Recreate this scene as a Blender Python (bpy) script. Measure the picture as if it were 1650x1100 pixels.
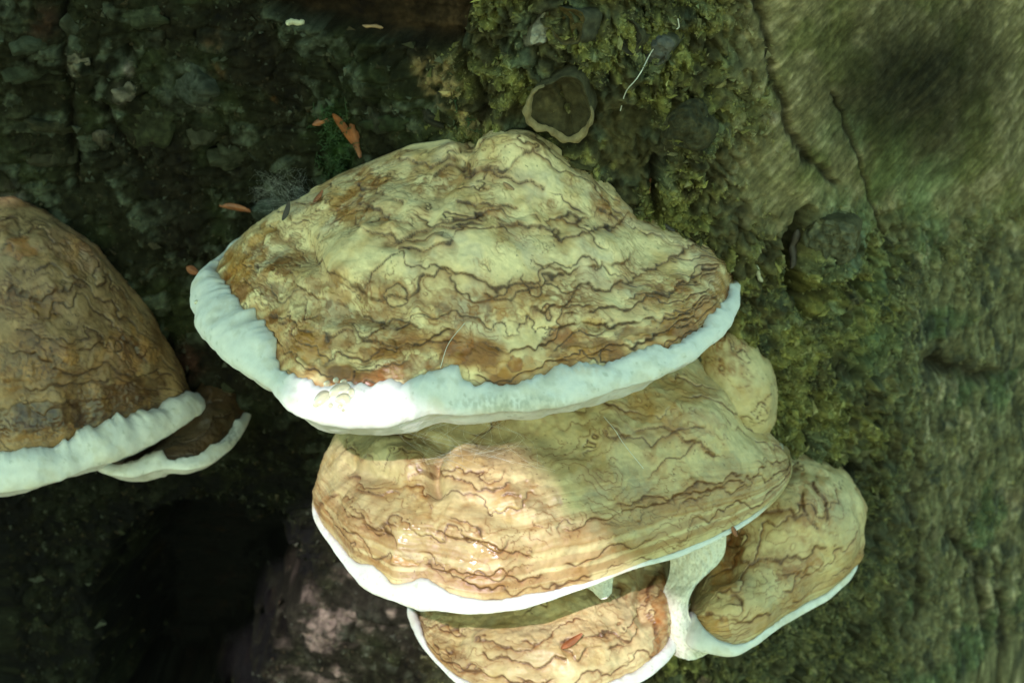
import bpy, math, random
import numpy as np

for o in list(bpy.data.objects):
    bpy.data.objects.remove(o)
scene = bpy.context.scene
COL = scene.collection
rng = np.random.default_rng(7)
random.seed(7)
R_ = math.radians

# ---------------------------------------------------------------- camera
PITCH = R_(28.0); LENS = 80.0; DIST = 1.0; SENS = 36.0
P0 = np.array([0.0, 0.0, 0.80])
CF = np.array([0.0, math.cos(PITCH), -math.sin(PITCH)])
CU = np.array([0.0, math.sin(PITCH), math.cos(PITCH)])
CR = np.array([1.0, 0.0, 0.0])
CP = P0 - DIST * CF
PX = SENS / LENS / 1650.0
cam_d = bpy.data.cameras.new('camera'); cam = bpy.data.objects.new('camera', cam_d)
COL.objects.link(cam); scene.camera = cam
cam.location = CP; cam.rotation_euler = (math.pi/2 - PITCH, 0, 0)
cam_d.lens = LENS; cam_d.sensor_width = SENS; cam_d.clip_start = 0.02; cam_d.clip_end = 500
cam_d.dof.use_dof = True; cam_d.dof.focus_distance = 1.0; cam_d.dof.aperture_fstop = 12.0

# ---------------------------------------------------------------- sky and sun
SUN_EL = R_(40); SUN_AZ = R_(14)           # sun in front of the trunk, a little to the left
world = bpy.data.worlds.new('World'); scene.world = world; world.use_nodes = True
wn = world.node_tree.nodes; wl = world.node_tree.links; wn.clear()
sky = wn.new('ShaderNodeTexSky'); sky.sky_type = 'NISHITA'; sky.sun_disc = False
sky.sun_elevation = SUN_EL; sky.sun_rotation = R_(180) + SUN_AZ
tint = wn.new('ShaderNodeMix'); tint.data_type = 'RGBA'; tint.blend_type = 'MULTIPLY'
tint.inputs[0].default_value = 1.0
tint.inputs[7].default_value = (0.82, 1.0, 0.60, 1)     # skylight coloured by the beech leaves all round
bg = wn.new('ShaderNodeBackground'); bg.inputs[1].default_value = 0.15
out = wn.new('ShaderNodeOutputWorld')
wl.new(sky.outputs[0], tint.inputs[6]); wl.new(tint.outputs[2], bg.inputs[0]); wl.new(bg.outputs[0], out.inputs[0])
sd = bpy.data.lights.new('sun', 'SUN'); sun = bpy.data.objects.new('sun', sd); COL.objects.link(sun)
sd.energy = 2.0; sd.angle = R_(0.53); sd.color = (1.0, 0.85, 0.95)
SUNV = np.array([-math.sin(SUN_AZ)*math.cos(SUN_EL), -math.cos(SUN_AZ)*math.cos(SUN_EL), math.sin(SUN_EL)])
from mathutils import Vector, Matrix
sun.rotation_euler = Vector(SUNV).to_track_quat('Z', 'Y').to_euler()
sun.location = (SUNV * 4 + P0).tolist()

vs = scene.view_settings
vs.view_transform = 'Standard'; vs.look = 'None'; vs.gamma = 1.0; vs.use_curve_mapping = False
vs.exposure = 1.75

# ---------------------------------------------------------------- maths helpers
def ray(px, py):
    px = np.asarray(px, float); py = np.asarray(py, float)
    return CF + (px - 825)[..., None]*PX*CR - (py - 550)[..., None]*PX*CU
def at_y(px, py, y):
    d = ray(px, py); t = (np.asarray(y) - CP[1]) / d[..., 1]
    return CP + d*t[..., None]
def at_z(px, py, z):
    d = ray(px, py); t = (np.asarray(z) - CP[2]) / d[..., 2]
    return CP + d*t[..., None]
def proj(P):
    q = P - CP; t = q @ CF
    return (q @ CR)/t/PX + 825, 550 - (q @ CU)/t/PX
_perm = np.concatenate([rng.permutation(256)]*3)
_g = rng.normal(size=(256, 3)); _g /= np.linalg.norm(_g, axis=1)[:, None]
_gx, _gy, _gz = (np.ascontiguousarray(_g[:, k]).astype(np.float32) for k in range(3))
_perm = _perm.astype(np.int32)
def _pn(p):
    fl = np.floor(p); f = (p-fl).astype(np.float32); i = fl.astype(np.int32) & 255
    x, y, z = f[:, 0].copy(), f[:, 1].copy(), f[:, 2].copy()
    ux, uy, uz = (t*t*t*(t*(t*6-15)+10) for t in (x, y, z))
    def corner(h, dx, dy, dz): return np.take(_gx, h)*dx+np.take(_gy, h)*dy+np.take(_gz, h)*dz
    i0, i1, i2 = i[:, 0].copy(), i[:, 1].copy(), i[:, 2].copy(); res = []
    for a in (0, 1):
        ha = np.take(_perm, i0+a)+i1; lay = []
        for b in (0, 1):
            hb = np.take(_perm, ha+b)+i2
            n0 = corner(np.take(_perm, hb), x-a, y-b, z); n1 = corner(np.take(_perm, hb+1), x-a, y-b, z-1)
            lay.append(n0+uz*(n1-n0))
        res.append(lay[0]+uy*(lay[1]-lay[0]))
    return (res[0]+ux*(res[1]-res[0]))*np.float32(1.6)
from concurrent.futures import ThreadPoolExecutor
_pool = ThreadPoolExecutor(4)
def pn(p):
    sh = p.shape[:-1]; p = p.reshape(-1, 3); n = len(p)
    if n <= 30000: return _pn(p).reshape(sh).astype(np.float64)
    r = np.concatenate(list(_pool.map(_pn, [p[k:k+20000] for k in range(0, n, 20000)])))
    return r.reshape(sh).astype(np.float64)
def fbm(p, s, o=4, seed=0.0, gain=.5, lac=2.07):
    p = p*s + np.array([seed*13.17+.31, seed*7.77+.57, seed*3.91+.13]); a = 1.0; r = 0; n = 0
    for _ in range(o):
        r = r + a*pn(p); n += a; a *= gain; p = p*lac + 5.3
    return r/n*1.6
def sst(x, a, b):
    t = np.clip((x-a)/(b-a), 0, 1); return t*t*(3-2*t)
def mixc(c, d, t):
    return c*(1-t[..., None]) + np.asarray(d)*t[..., None]
def worley(x, y, seed=0):
    i = np.floor(x).astype(np.int64); j = np.floor(y).astype(np.int64)
    d1 = np.full(x.shape, 9.0); d2 = d1.copy(); idc = np.zeros(x.shape)
    for a in (-1, 0, 1):
        for b in (-1, 0, 1):
            h = _perm[(_perm[(i+a+seed) & 255]+j+b) & 255]
            g = _g[h]
            d = np.hypot(i+a+.5+g[..., 0]*.45-x, j+b+.5+g[..., 1]*.45-y)
            n = d < d1
            d2 = np.where(n, d1, np.minimum(d2, d)); idc = np.where(n, h, idc); d1 = np.where(n, d, d1)
    return d1, d2, idc/255.0
def spline(pts, n, closed=False, arc=True, par=None):
    """Catmull-Rom through pts (k,d) sampled at n values of arc length (or at par)"""
    P = np.asarray(pts, float); k = len(P)
    if closed: Q = np.vstack([P[-1], P, P[0], P[1]]); segs = k
    else: Q = np.vstack([2*P[0]-P[1], P, 2*P[-1]-P[-2]]); segs = k-1
    def ev(t):
        s = np.clip(np.floor(t).astype(int), 0, segs-1); f = (t-s)[:, None]
        a, b, c, d = Q[s], Q[s+1], Q[s+2], Q[s+3]
        return .5*(2*b+(c-a)*f+(2*a-5*b+4*c-d)*f*f+(3*b-a-3*c+d)*f**3)
    t = np.linspace(0, segs, segs*24+1); E = ev(t)
    L = np.concatenate([[0], np.cumsum(np.linalg.norm(np.diff(E, axis=0), axis=1))]); L /= L[-1]
    return ev(np.interp(np.linspace(0, 1, n) if par is None else par, L, t))
def seg_dist(x, y, pl):
    """distance to a polyline and side (sign) of it"""
    best = np.full(x.shape, 1e9); side = np.zeros(x.shape); tt = np.zeros(x.shape)
    n = len(pl)-1
    for k in range(n):
        (ax, ay), (bx, by) = pl[k][:2], pl[k+1][:2]
        dx, dy = bx-ax, by-ay; q = dx*dx+dy*dy
        t = np.clip(((x-ax)*dx+(y-ay)*dy)/q, 0, 1)
        d = np.hypot(x-ax-t*dx, y-ay-t*dy); m = d < best
        best = np.where(m, d, best); side = np.where(m, np.sign((x-ax)*dy-(y-ay)*dx), side); tt = np.where(m, (k+t)/n, tt)
    return best, side, tt
def in_poly(x, y, pl):
    r = np.zeros(x.shape, bool); n = len(pl)
    for k in range(n):
        (ax, ay), (bx, by) = pl[k], pl[(k+1) % n]
        if ay == by: continue
        r ^= ((ay > y) != (by > y)) & (x < (bx-ax)*(y-ay)/(by-ay)+ax)
    return r
def sd_poly(x, y, pl):
    d, _, _ = seg_dist(x, y, list(pl)+[pl[0]])
    return np.where(in_poly(x, y, pl), -d, d)

# ---------------------------------------------------------------- mesh helpers
def link(o, parent=None):
    COL.objects.link(o)
    if parent is not None: o.parent = parent
    return o
def tag(o, label=None, cat=None, group=None, kind=None):
    for k, v in (('label', label), ('category', cat), ('group', group), ('kind', kind)):
        if v: o[k] = v
    return o
def empty(name, loc, label, cat, group=None):
    o = bpy.data.objects.new(name, None); o.location = loc; o.empty_display_size = .02
    return tag(link(o), label, cat, group)
def make_mesh(name, V, F, mat, parent=None, col=None, wet=None, smooth=True):
    """V (n,3) world; F (m,k) all same k"""
    V = np.asarray(V, np.float64); F = np.asarray(F, np.int32)
    off = np.array(parent.location) if parent is not None else np.zeros(3)
    me = bpy.data.meshes.new(name); n = len(V); m, k = F.shape
    me.vertices.add(n); me.vertices.foreach_set('co', (V-off).astype(np.float32).ravel())
    me.loops.add(m*k); me.loops.foreach_set('vertex_index', F.ravel())
    me.polygons.add(m); me.polygons.foreach_set('loop_start', np.arange(0, m*k, k, dtype=np.int32))
    me.polygons.foreach_set('loop_total', np.full(m, k, np.int32))
    me.polygons.foreach_set('use_smooth', np.full(m, smooth, bool))
    me.update(calc_edges=True)
    if col is not None:
        a = me.attributes.new('tint', 'FLOAT_COLOR', 'POINT')
        c = np.ones((n, 4), np.float32); c[:, :3] = col.reshape(-1, 3); a.data.foreach_set('color', c.ravel())
    if wet is not None:
        a = me.attributes.new('wet', 'FLOAT', 'POINT'); a.data.foreach_set('value', wet.astype(np.float32).ravel())
    me.materials.append(mat)
    return link(bpy.data.objects.new(name, me), parent)
def grid_faces(nu, nv, flip=False, closed=False):
    iu = np.arange(nu if closed else nu-1); iv = np.arange(nv-1)
    a = (iu[:, None]*nv+iv[None]).ravel(); b = (((iu+1) % nu)[:, None]*nv+iv[None]).ravel()
    F = np.stack([a, b, b+1, a+1], 1)
    return F[:, ::-1] if flip else F
def grid(name, P, mat, parent=None, col=None, wet=None, flip=False, closed=False):
    nu, nv = P.shape[:2]
    return make_mesh(name, P.reshape(-1, 3), grid_faces(nu, nv, flip, closed), mat, parent, col, wet)
def gnormal(P):
    du = np.gradient(P, axis=0); dv = np.gradient(P, axis=1)
    n = np.cross(du, dv); l = np.linalg.norm(n, axis=-1, keepdims=True); l[l < 1e-14] = 1
    return n/l, np.linalg.norm(du, axis=-1)+1e-9, np.linalg.norm(dv, axis=-1)+1e-9
def tube(pts, rad, seg=6):
    """one tapered tube along pts, returns V,F"""
    P = np.asarray(pts, float); n = len(P); r = np.broadcast_to(np.asarray(rad, float), (n,))
    T = np.gradient(P, axis=0); T /= np.linalg.norm(T, axis=1)[:, None]+1e-12
    a = np.cross(T, [0.31, .2, .93]); a /= np.linalg.norm(a, axis=1)[:, None]+1e-12; b = np.cross(T, a)
    th = np.linspace(0, 2*math.pi, seg, endpoint=False)
    V = P[:, None]+r[:, None, None]*(np.cos(th)[None, :, None]*a[:, None]+np.sin(th)[None, :, None]*b[:, None])
    idx = np.arange(n*seg).reshape(n, seg)
    F = np.stack([idx[:-1], np.roll(idx, -1, 1)[:-1], np.roll(idx, -1, 1)[1:], idx[1:]], -1).reshape(-1, 4)
    return V.reshape(-1, 3), F
def join(parts):
    V, F, o = [], [], 0
    for v, f in parts:
        V.append(v); F.append(np.asarray(f)+o); o += len(v)
    return np.vstack(V), np.vstack(F)

# ---------------------------------------------------------------- materials
def material(name, color=None, rough=.7, attr=False, var=.15, vscale=300, bump=.3, bscale=600, bdist=.0004,
             sss=0, trans=0, wet=False, spec=.5, streak=None):
    m = bpy.data.materials.new(name); m.use_nodes = True
    N = m.node_tree.nodes; L = m.node_tree.links; b = N['Principled BSDF']
    tc = N.new('ShaderNodeTexCoord')
    mp = N.new('ShaderNodeMapping'); L.new(tc.outputs['Object'], mp.inputs[0])
    if streak: mp.inputs['Scale'].default_value = streak
    n1 = N.new('ShaderNodeTexNoise'); n1.inputs['Scale'].default_value = vscale; n1.inputs['Detail'].default_value = 5
    n1.inputs['Roughness'].default_value = .62; L.new(mp.outputs[0], n1.inputs['Vector'])
    mr = N.new('ShaderNodeMapRange'); mr.inputs[1].default_value = .3; mr.inputs[2].default_value = .7
    mr.inputs[3].default_value = 1-var; mr.inputs[4].default_value = 1+var; L.new(n1.outputs[0], mr.inputs[0])
    mx = N.new('ShaderNodeMix'); mx.data_type = 'RGBA'; mx.blend_type = 'MULTIPLY'; mx.inputs[0].default_value = 1
    if attr:
        a = N.new('ShaderNodeAttribute'); a.attribute_name = 'tint'; L.new(a.outputs['Color'], mx.inputs[6])
    else: mx.inputs[6].default_value = (*color, 1)
    cb = N.new('ShaderNodeCombineColor')
    for k in range(3): L.new(mr.outputs[0], cb.inputs[k])
    L.new(cb.outputs[0], mx.inputs[7]); L.new(mx.outputs[2], b.inputs['Base Color'])
    b.inputs['Roughness'].default_value = rough; b.inputs['Specular IOR Level'].default_value = spec
    if wet:
        a = N.new('ShaderNodeAttribute'); a.attribute_name = 'wet'
        r = N.new('ShaderNodeMapRange'); r.inputs[3].default_value = rough; r.inputs[4].default_value = .12
        L.new(a.outputs['Fac'], r.inputs[0]); L.new(r.outputs[0], b.inputs['Roughness'])
    if bump:
        n2 = N.new('ShaderNodeTexNoise'); n2.inputs['Scale'].default_value = bscale; n2.inputs['Detail'].default_value = 6
        n2.inputs['Roughness'].default_value = .65; L.new(mp.outputs[0], n2.inputs['Vector'])
        bp = N.new('ShaderNodeBump'); bp.inputs['Strength'].default_value = bump; bp.inputs['Distance'].default_value = bdist
        L.new(n2.outputs[0], bp.inputs['Height']); L.new(bp.outputs[0], b.inputs['Normal'])
    if sss:
        b.inputs['Subsurface Weight'].default_value = sss; b.inputs['Subsurface Radius'].default_value = (1, .8, .6)
        b.inputs['Subsurface Scale'].default_value = .0025
    if trans: b.inputs['Transmission Weight'].default_value = trans; b.inputs['IOR'].default_value = 1.4
    return m
M_cap = material('fungus_crust', attr=True, rough=.50, var=.10, vscale=420, bump=.22, bscale=700, bdist=.0005, wet=True)
M_white = material('fungus_margin', attr=True, rough=.8, var=.07, vscale=220, spec=.25, bump=.22, bscale=900, bdist=.0005, sss=.25)
M_pore = material('fungus_pores', attr=True, rough=.8, var=.10, vscale=900, bump=.7, bscale=1500, bdist=.0006)
M_wood = material('mossy_dead_wood', attr=True, rough=.92, var=.30, vscale=330, bump=.8, bscale=520, bdist=.0012, spec=.08)
M_crumb = material('moss_and_lichen', attr=True, rough=.95, var=.25, vscale=700, bump=0, spec=.08)
M_scale = material('bud_scale', (.21, .068, .022), .5, var=.35, vscale=180, bump=.3, bscale=300, streak=(1, 1, 1))
M_scale_pale = material('dry_bud_scale', (.27, .16, .08), .55, var=.3, vscale=250)
M_drop = material('exudate', (.78, .74, .55), .08, var=.15, bump=.1, bscale=200, trans=.65)
M_web = material('spider_silk', (.62, .64, .60), .5, var=.05, bump=0)
M_oldconk = material('dead_conk_crust', attr=True, rough=.85, var=.3, vscale=260, bump=.7, bscale=420, bdist=.0010, spec=.15)
M_twig = material('dark_twig', (.045, .036, .028), .7, var=.4, vscale=400, bump=.6, bscale=500)
M_palewood = material('pale_wood_chip', (.42, .40, .28), .7, var=.25, vscale=500)
M_soil = material('leaf_litter_soil', (.060, .042, .024), .95, var=.5, vscale=9, bump=.8, bscale=40, bdist=.02)
M_moss = material('moss_sprig', (.018, .050, .009), .7, var=.3)
M_leaf = bpy.data.materials.new('beech_leaf'); M_leaf.use_nodes = True
def _leaf():
    N = M_leaf.node_tree.nodes; L = M_leaf.node_tree.links; b = N['Principled BSDF']
    n = N.new('ShaderNodeTexNoise'); n.inputs['Scale'].default_value = 6
    r = N.new('ShaderNodeValToRGB'); r.color_ramp.elements[0].color = (.035, .095, .012, 1); r.color_ramp.elements[1].color = (.07, .15, .02, 1)
    L.new(n.outputs[0], r.inputs[0]); L.new(r.outputs[0], b.inputs['Base Color']); b.inputs['Roughness'].default_value = .5
    t = N.new('ShaderNodeBsdfTranslucent'); t.inputs[0].default_value = (.13, .24, .03, 1)
    m = N.new('ShaderNodeMixShader'); m.inputs[0].default_value = .45
    L.new(b.outputs[0], m.inputs[1]); L.new(t.outputs[0], m.inputs[2]); L.new(m.outputs[0], N['Material Output'].inputs[0])
_leaf()

# ================================================================ the setting: ground
g = np.linspace(-1, 1, 61); gx = np.sign(g)*np.abs(g)**3*60
GX, GY = np.meshgrid(gx, gx, indexing='ij')
GP = np.stack([GX, GY, 0*GX], -1); GP[..., 2] = .012*fbm(GP, 5, 3, 3)*(np.hypot(GX, GY) < 6)
tag(grid('ground', GP, M_soil), kind='structure')

# ================================================================ the trunk
FRONT = [(-.62, .62), (-.55, .36), (-.43, .21), (-.33, .158), (-.25, .148), (-.19, .142), (-.13, .134), (-.085, .122), (-.045, .104), (0, .092),
         (.05, .090), (.10, .096), (.135, .110), (.17, .132), (.21, .160), (.26, .200), (.32, .262), (.42, .40), (.50, .62), (.40, .92), (.05, 1.10), (-.36, 1.0)]
def front_y(x):
    a = np.array(FRONT[2:17]); return np.interp(x, a[:, 0], a[:, 1])
# parameter around: dense where the picture looks
curve = spline(FRONT, 4000, closed=True)
iF = np.where((curve[:, 0] > -.27) & (curve[:, 0] < .30) & (curve[:, 1] < .5))[0]
i0, i1 = iF[0], iF[-1]
NU_F, NZ_F = 670, 540
us = np.concatenate([np.linspace(0, i0, 40, endpoint=False), np.linspace(i0, i1, NU_F), np.linspace(i1, 3999, 60)[1:]])
zs = np.concatenate([np.linspace(-.05, .48, 40, endpoint=False), np.linspace(.48, .965, NZ_F), np.linspace(.965, 2.6, 70)[1:]])
cx = np.interp(us, np.arange(4000), curve[:, 0]); cy = np.interp(us, np.arange(4000), curve[:, 1])
arc = np.concatenate([[0], np.cumsum(np.hypot(np.diff(cx), np.diff(cy)))])
arc -= np.interp(0, cx[40:40+NU_F], arc[40:40+NU_F])
tx, ty = np.gradient(cx), np.gradient(cy); tl = np.hypot(tx, ty)
nx_, ny_ = ty/tl, -tx/tl                     # outward (towards the camera in front)
S, Z = np.meshgrid(arc, zs, indexing='ij')
Bx = np.repeat(cx[:, None], len(zs), 1); By = np.repeat(cy[:, None], len(zs), 1)
flare = 1 + .35*np.exp(-np.clip(Z, 0, 9)/.16)
Bx = Bx*flare; By = .45+(By-.45)*flare
base = np.stack([Bx, By, Z], -1)
QX, QY = proj(base)
vis = (base[..., 1] < .45)
QX = np.where(vis, QX, -9999); 
W2 = np.stack([S, Z, 0*S], -1)
wq = 10*fbm(W2, 60, 3, 1); wr = 10*fbm(W2, 60, 3, 2)
X1, Y1 = QX+wq, QY+wr                        # slightly wandering picture coordinates for ragged edges
wq2 = 26*fbm(W2, 22, 3, 3); wr2 = 26*fbm(W2, 22, 3, 4)
X2, Y2 = X1+wq2, Y1+wr2

big = fbm(W2, 9, 3, 5); mid = fbm(W2, 38, 4, 6); fin = fbm(W2, 150, 4, 7); grit = fbm(W2, 420, 3, 8)
ridge = 1-np.abs(fbm(W2, 55, 4, 9)); ridge2 = 1-np.abs(fbm(W2, 130, 3, 10))
hstr = fbm(W2*np.array([1, 3.2, 1]), 45, 4, 11)         # sideways grain
vstr = fbm(W2*np.array([4.5, 1, 1]), 40, 4, 12)         # upright grain
rot = R_(38); Wd = np.stack([S*math.cos(rot)+Z*math.sin(rot), -S*math.sin(rot)+Z*math.cos(rot), 0*S], -1)
dstr = fbm(Wd*np.array([1, 7, 1]), 34, 4, 13)           # slanting saw marks
dst2 = fbm(Wd*np.array([1, 10, 1]), 70, 3, 36); vst2 = fbm(W2*np.array([7, 1, 1]), 60, 3, 37)
d1, d2, cid = worley(S*70+1.2*mid, Z*95+1.2*big, 3)
flake = sst(d2-d1, .0, .22)
d1b, d2b, cidb = worley(S*190+.8*fin, Z*210+.8*mid, 9)
clump = 1-d1b

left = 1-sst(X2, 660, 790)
scaly = 1-sst(X2, 90, 150)
smooth_r = sst(X2, 1120, 1260)*(1-sst(Y2, 300, 420))
fib_r = sst(X2, 1390, 1500)*sst(Y2, 300, 480)
rug = (1-left)*(1-smooth_r)*(1-.8*fib_r)
H = .006*big + .0022*mid*(1-.4*smooth_r)
H += rug*(.0085*(ridge-.6)+.0030*(ridge2-.6)+.0026*clump+.0008*fin+.0006*grit)
H += left*(.0026*(flake-.5)*(.4+cid)+.0018*ridge2+.0009*fin+.0012*hstr*(.4+scaly)+.0003*grit)
H += smooth_r*(.0005*dstr+.0001*dst2+.0004*grit+.0003*fin)
H += fib_r*(.0022*vstr+.0008*vst2+.0004*fin)
rag = fbm(W2, 90, 3, 14)
dk1, dk2, _c = worley(S*30+1.6*fbm(W2, 45, 3, 17), Z*27+1.6*fbm(W2, 45, 3, 18), 21)
H += rug*(.0045*sst(dk2-dk1, .02, .45)-.0055*np.exp(-((dk2-dk1)/.07)**2)*sst(fbm(W2, 14, 2, 19), -.35, .15))
# dark hollow at lower left
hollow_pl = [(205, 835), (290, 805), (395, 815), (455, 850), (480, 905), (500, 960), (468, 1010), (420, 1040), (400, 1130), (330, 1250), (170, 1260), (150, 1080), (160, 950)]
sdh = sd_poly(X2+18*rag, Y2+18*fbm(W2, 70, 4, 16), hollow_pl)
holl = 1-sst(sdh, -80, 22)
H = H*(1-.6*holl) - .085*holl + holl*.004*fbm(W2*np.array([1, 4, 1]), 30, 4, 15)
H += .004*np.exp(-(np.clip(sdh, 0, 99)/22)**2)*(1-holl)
# bare dark wood recess along the top
rec_pl = [(420, -140), (800, -140), (748, 60), (736, 84), (680, 74), (600, 58), (500, 40), (440, 14)]
sdr = sd_poly(X1, Y1, rec_pl); rec = 1-sst(sdr, -12, 5)
H = H*(1-.85*rec) - .014*rec + rec*.0011*hstr + .0035*np.exp(-(np.clip(sdr, 0, 99)/14)**2)*(1-rec)
# cracks, slits and holes
def groove(pl, w, dep, X=X1, Y=Y1):
    global H
    d, _, t = seg_dist(X, Y, pl); ww = w*(.55+.45*np.sin(np.clip(t, .02, .98)*math.pi))
    k = np.exp(-(d/ww)**2); H -= dep*k; return k
gr = [groove([(1212, -40), (1226, 60), (1240, 120), (1262, 190), (1284, 236), (1340, 286)], 7, .0035),
      groove([(1340, 150), (1362, 200), (1384, 262), (1400, 330), (1440, 405)], 4, .0025),
      groove([(1294, 345), (1272, 392), (1268, 440), (1286, 496)], 13, .034),
      groove([(1384, 380), (1391, 425), (1378, 474)], 10, .030),
      groove([(1292, 486), (1322, 455), (1352, 436), (1376, 470)], 9, .016),
      groove([(530, 92), (545, 122), (558, 146)], 3, .003), groove([(420, 215), (470, 205), (500, 210)], 4, .004),
      groove([(1500, 585), (1545, 600), (1600, 600)], 14, .007), groove([(1528, 860), (1570, 900), (1590, 1010)], 9, .006), groove([(1478, 700), (1470, 850), (1476, 1000)], 7, .005), groove([(1610, 900), (1616, 1020), (1604, 1100)], 8, .005),
      groove([(1046, 235), (1052, 290), (1062, 340)], 10, .010), groove([(1300, 590), (1292, 660), (1270, 720)], 7, .008),
      groove([(735, 76), (762, 120), (790, 170), (775, 205)], 13, .010), groove([(110, -20), (112, 110), (120, 220), (125, 300)], 7, .005),
      groove([(150, 160), (190, 215), (230, 270)], 8, .005), groove([(860, 205), (905, 222), (965, 220)], 9, .012)]
for (hx, hy, r, dep) in [(345, 246, 13, .012), (200, 82, 13, .012), (240, 156, 8, .006), (172, 240, 12, .007), (1340, 580, 17, .008), (1440, 580, 14, .008),
                         (1180, 330, 15, .006), (1300, 255, 10, .004), (380, 270, 20, .004), (1510, 590, 24, .006)]:
    k = np.exp(-((X1-hx)**2+(Y1-hy)**2)/r**2); H -= dep*k; gr.append(k)
dark_gr = np.clip(sum(gr), 0, 1)
# swellings
for (hx, hy, rx, ry, a) in [(1330, 420, 62, 75, .014), (915, 120, 110, 110, .012), (1105, 205, 70, 60, .010), (1010, 60, 60, 60, .006), (300, 135, 55, 36, .005),
                            (128, 98, 18, 16, .004), (205, 150, 22, 18, .004), (710, 640, 180, 200, -.004), (1330, 620, 150, 130, .006), (60, 60, 60, 90, .004),
                            (540, 1010, 70, 60, .012), (620, 150, 120, 60, .005), (1150, 420, 90, 120, .006)]:
    H += a*np.exp(-((X2-hx)/rx)**2-((Y2-hy)/ry)**2)
far = (Z < .47) | (Z > .97) | (base[..., 1] > .42)
H = np.where(far, np.clip(H, -.01, .02), H)
TR = base.copy(); TR[..., 0] += H*nx_[:, None]; TR[..., 1] += H*ny_[:, None]

# wood colours, partly with light and shade put in
C = np.empty(TR.shape); C[:] = (.062, .056, .028)
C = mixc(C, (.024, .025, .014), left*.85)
C = mixc(C, (.050, .062, .026), left*sst(fbm(W2, 28, 3, 20), -.1, .5)*.7)
C = mixc(C, (.12, .14, .10), left*sst(cid+.45*fin, .6, .95)*.7)                    # grey crusty lichen
C = mixc(C, (.075, .085, .05), scaly*sst(hstr, .05, .6)*.8)
C = mixc(C, (.022, .018, .012), left*sst(fbm(W2, 18, 4, 21), .12, .5)*.8)
mossm = rug*sst(mid+.5*fin, -.35, .35)
C = mixc(C, (.125, .122, .036), mossm*.75)
C = mixc(C, (.17, .165, .062), rug*sst(fbm(W2, 75, 4, 22), .15, .55)*.55*sst(Y2, 260, 600))
C = mixc(C, (.060, .078, .055), rug*sst(fbm(W2, 48, 3, 23), .12, .45)*.6)
C = mixc(C, (.030, .028, .017), rug*sst(-fbm(W2, 60, 4, 24), .12, .45)*.8)
C = mixc(C, (.135, .118, .060), smooth_r)
C = mixc(C, (.20, .17, .105), smooth_r*sst(dstr+.5*fin, .05, .6)*.6)
C = mixc(C, (.10, .130, .060), sst(X2, 1280, 1380)*(1-sst(X2, 1480, 1600))*sst(Y2, 130, 230)*(1-sst(Y2, 520, 700))*sst(fbm(W2, 22, 3, 25), -.3, .3)*.75)
C = mixc(C, (.070, .075, .022), smooth_r*sst(fbm(W2, 30, 3, 26), .0, .4)*.6)
stain = np.exp(-(((X2-1475)/150)**2+((Y2-130)/135)**2)**1.4)
C = mixc(C, (.013, .013, .008), stain*(.92+.25*dstr).clip(0, 1))
C = mixc(C, (.095, .092, .052), fib_r*.85)
C = mixc(C, (.040, .042, .026), sst(X2, 1090, 1200)*(1-fib_r)*sst(Y2, 690, 820)*.75)
C = mixc(C, (.048, .068, .034), fib_r*sst(fbm(W2, 20, 3, 27), .0, .35)*.8)
dash = fib_r*sst(fbm(W2*np.array([2.4, 1, 1]), 62, 3, 28), .16, .42)
C = mixc(C, (.30, .27, .18), dash*.6*sst(fbm(W2, 16, 3, 33), -.25, .3)); 
C = mixc(C, (.030, .034, .026), fib_r*sst(-fbm(W2*np.array([2.2, 1, 1]), 60, 3, 29), .15, .5)*.8)
C = mixc(C, (.035, .022, .012), rec); C = mixc(C, (.075, .045, .022), rec*sst(hstr, .1, .5)*.6)
tan = 1-sst(sd_poly(X1, Y1, [(672, 92), (738, 90), (752, 150), (790, 205), (760, 215), (735, 175), (690, 150)]), -16, 10)
C = mixc(C, (.25, .175, .085), tan*sst(fin+.4*grit, -.35, .25)*.85)
C = mixc(C, (.020, .016, .009), holl); C = mixc(C, (.045, .030, .014), holl*sst(fbm(W2*np.array([1, 4, 1]), 30, 4, 15), .1, .6)*.6)  # dark rotten wood, with the hollow's shade deepened into its colour
pinksun = np.clip(sum(np.exp(-(((X2-a)/c)**2+((Y2-b)/d)**2)**1.5) for a, b, c, d in [(505, 1000, 70, 42), (605, 955, 70, 40), (640, 1010, 40, 40), (520, 1080, 70, 26)]), 0, 1)*(1-holl)
C = mixc(C, (.018, .018, .011), (1-sst(X2, 480, 560))*sst(Y2, 560, 700)*(1-holl)*(1-pinksun)*.7)
C = mixc(C, (.045, .040, .030), pinksun*.9); C = mixc(C, (.36, .28, .235), pinksun*sst(fbm(W2*np.array([1, 2.4, 1]), 42, 4, 31)+.3*fin, .05, .5)*.85)  # pinkish sunlight on the dark wood, brightened into its colour
for (hx, hy, r, c, a) in [(128, 96, 15, (.30, .27, .20), .8), (200, 150, 17, (.34, .29, .23), .85), (305, 138, 46, (.13, .15, .12), .7), (330, 162, 20, (.2, .2, .16), .6), (212, 105, 10, (.25, .2, .19), .6),
                          (352, 62, 15, (.16, .075, .03), .6), (350, 110, 13, (.15, .075, .03), .6), (440, 160, 7, (.2, .1, .04), .7), (80, 25, 24, (.09, .045, .03), .6), (300, 60, 30, (.03, .028, .016), .6),
                          (660, 200, 22, (.16, .07, .05), .0), (300, 580, 26, (.15, .065, .05), .7), (1230, 180, 14, (.22, .18, .14), .5), (1340, 375, 40, (.06, .085, .075), .7)]:
    k = np.exp(-(((X1-hx)**2+(Y1-hy)**2)/r**2)**1.5)*a*sst(fin, -.6, .2); C = mixc(C, c, k)
mosspat = np.exp(-(((X1-545)/26)**2+((Y1-225)/60)**2)); C = mixc(C, (.03, .085, .014), mosspat*.8)
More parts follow.
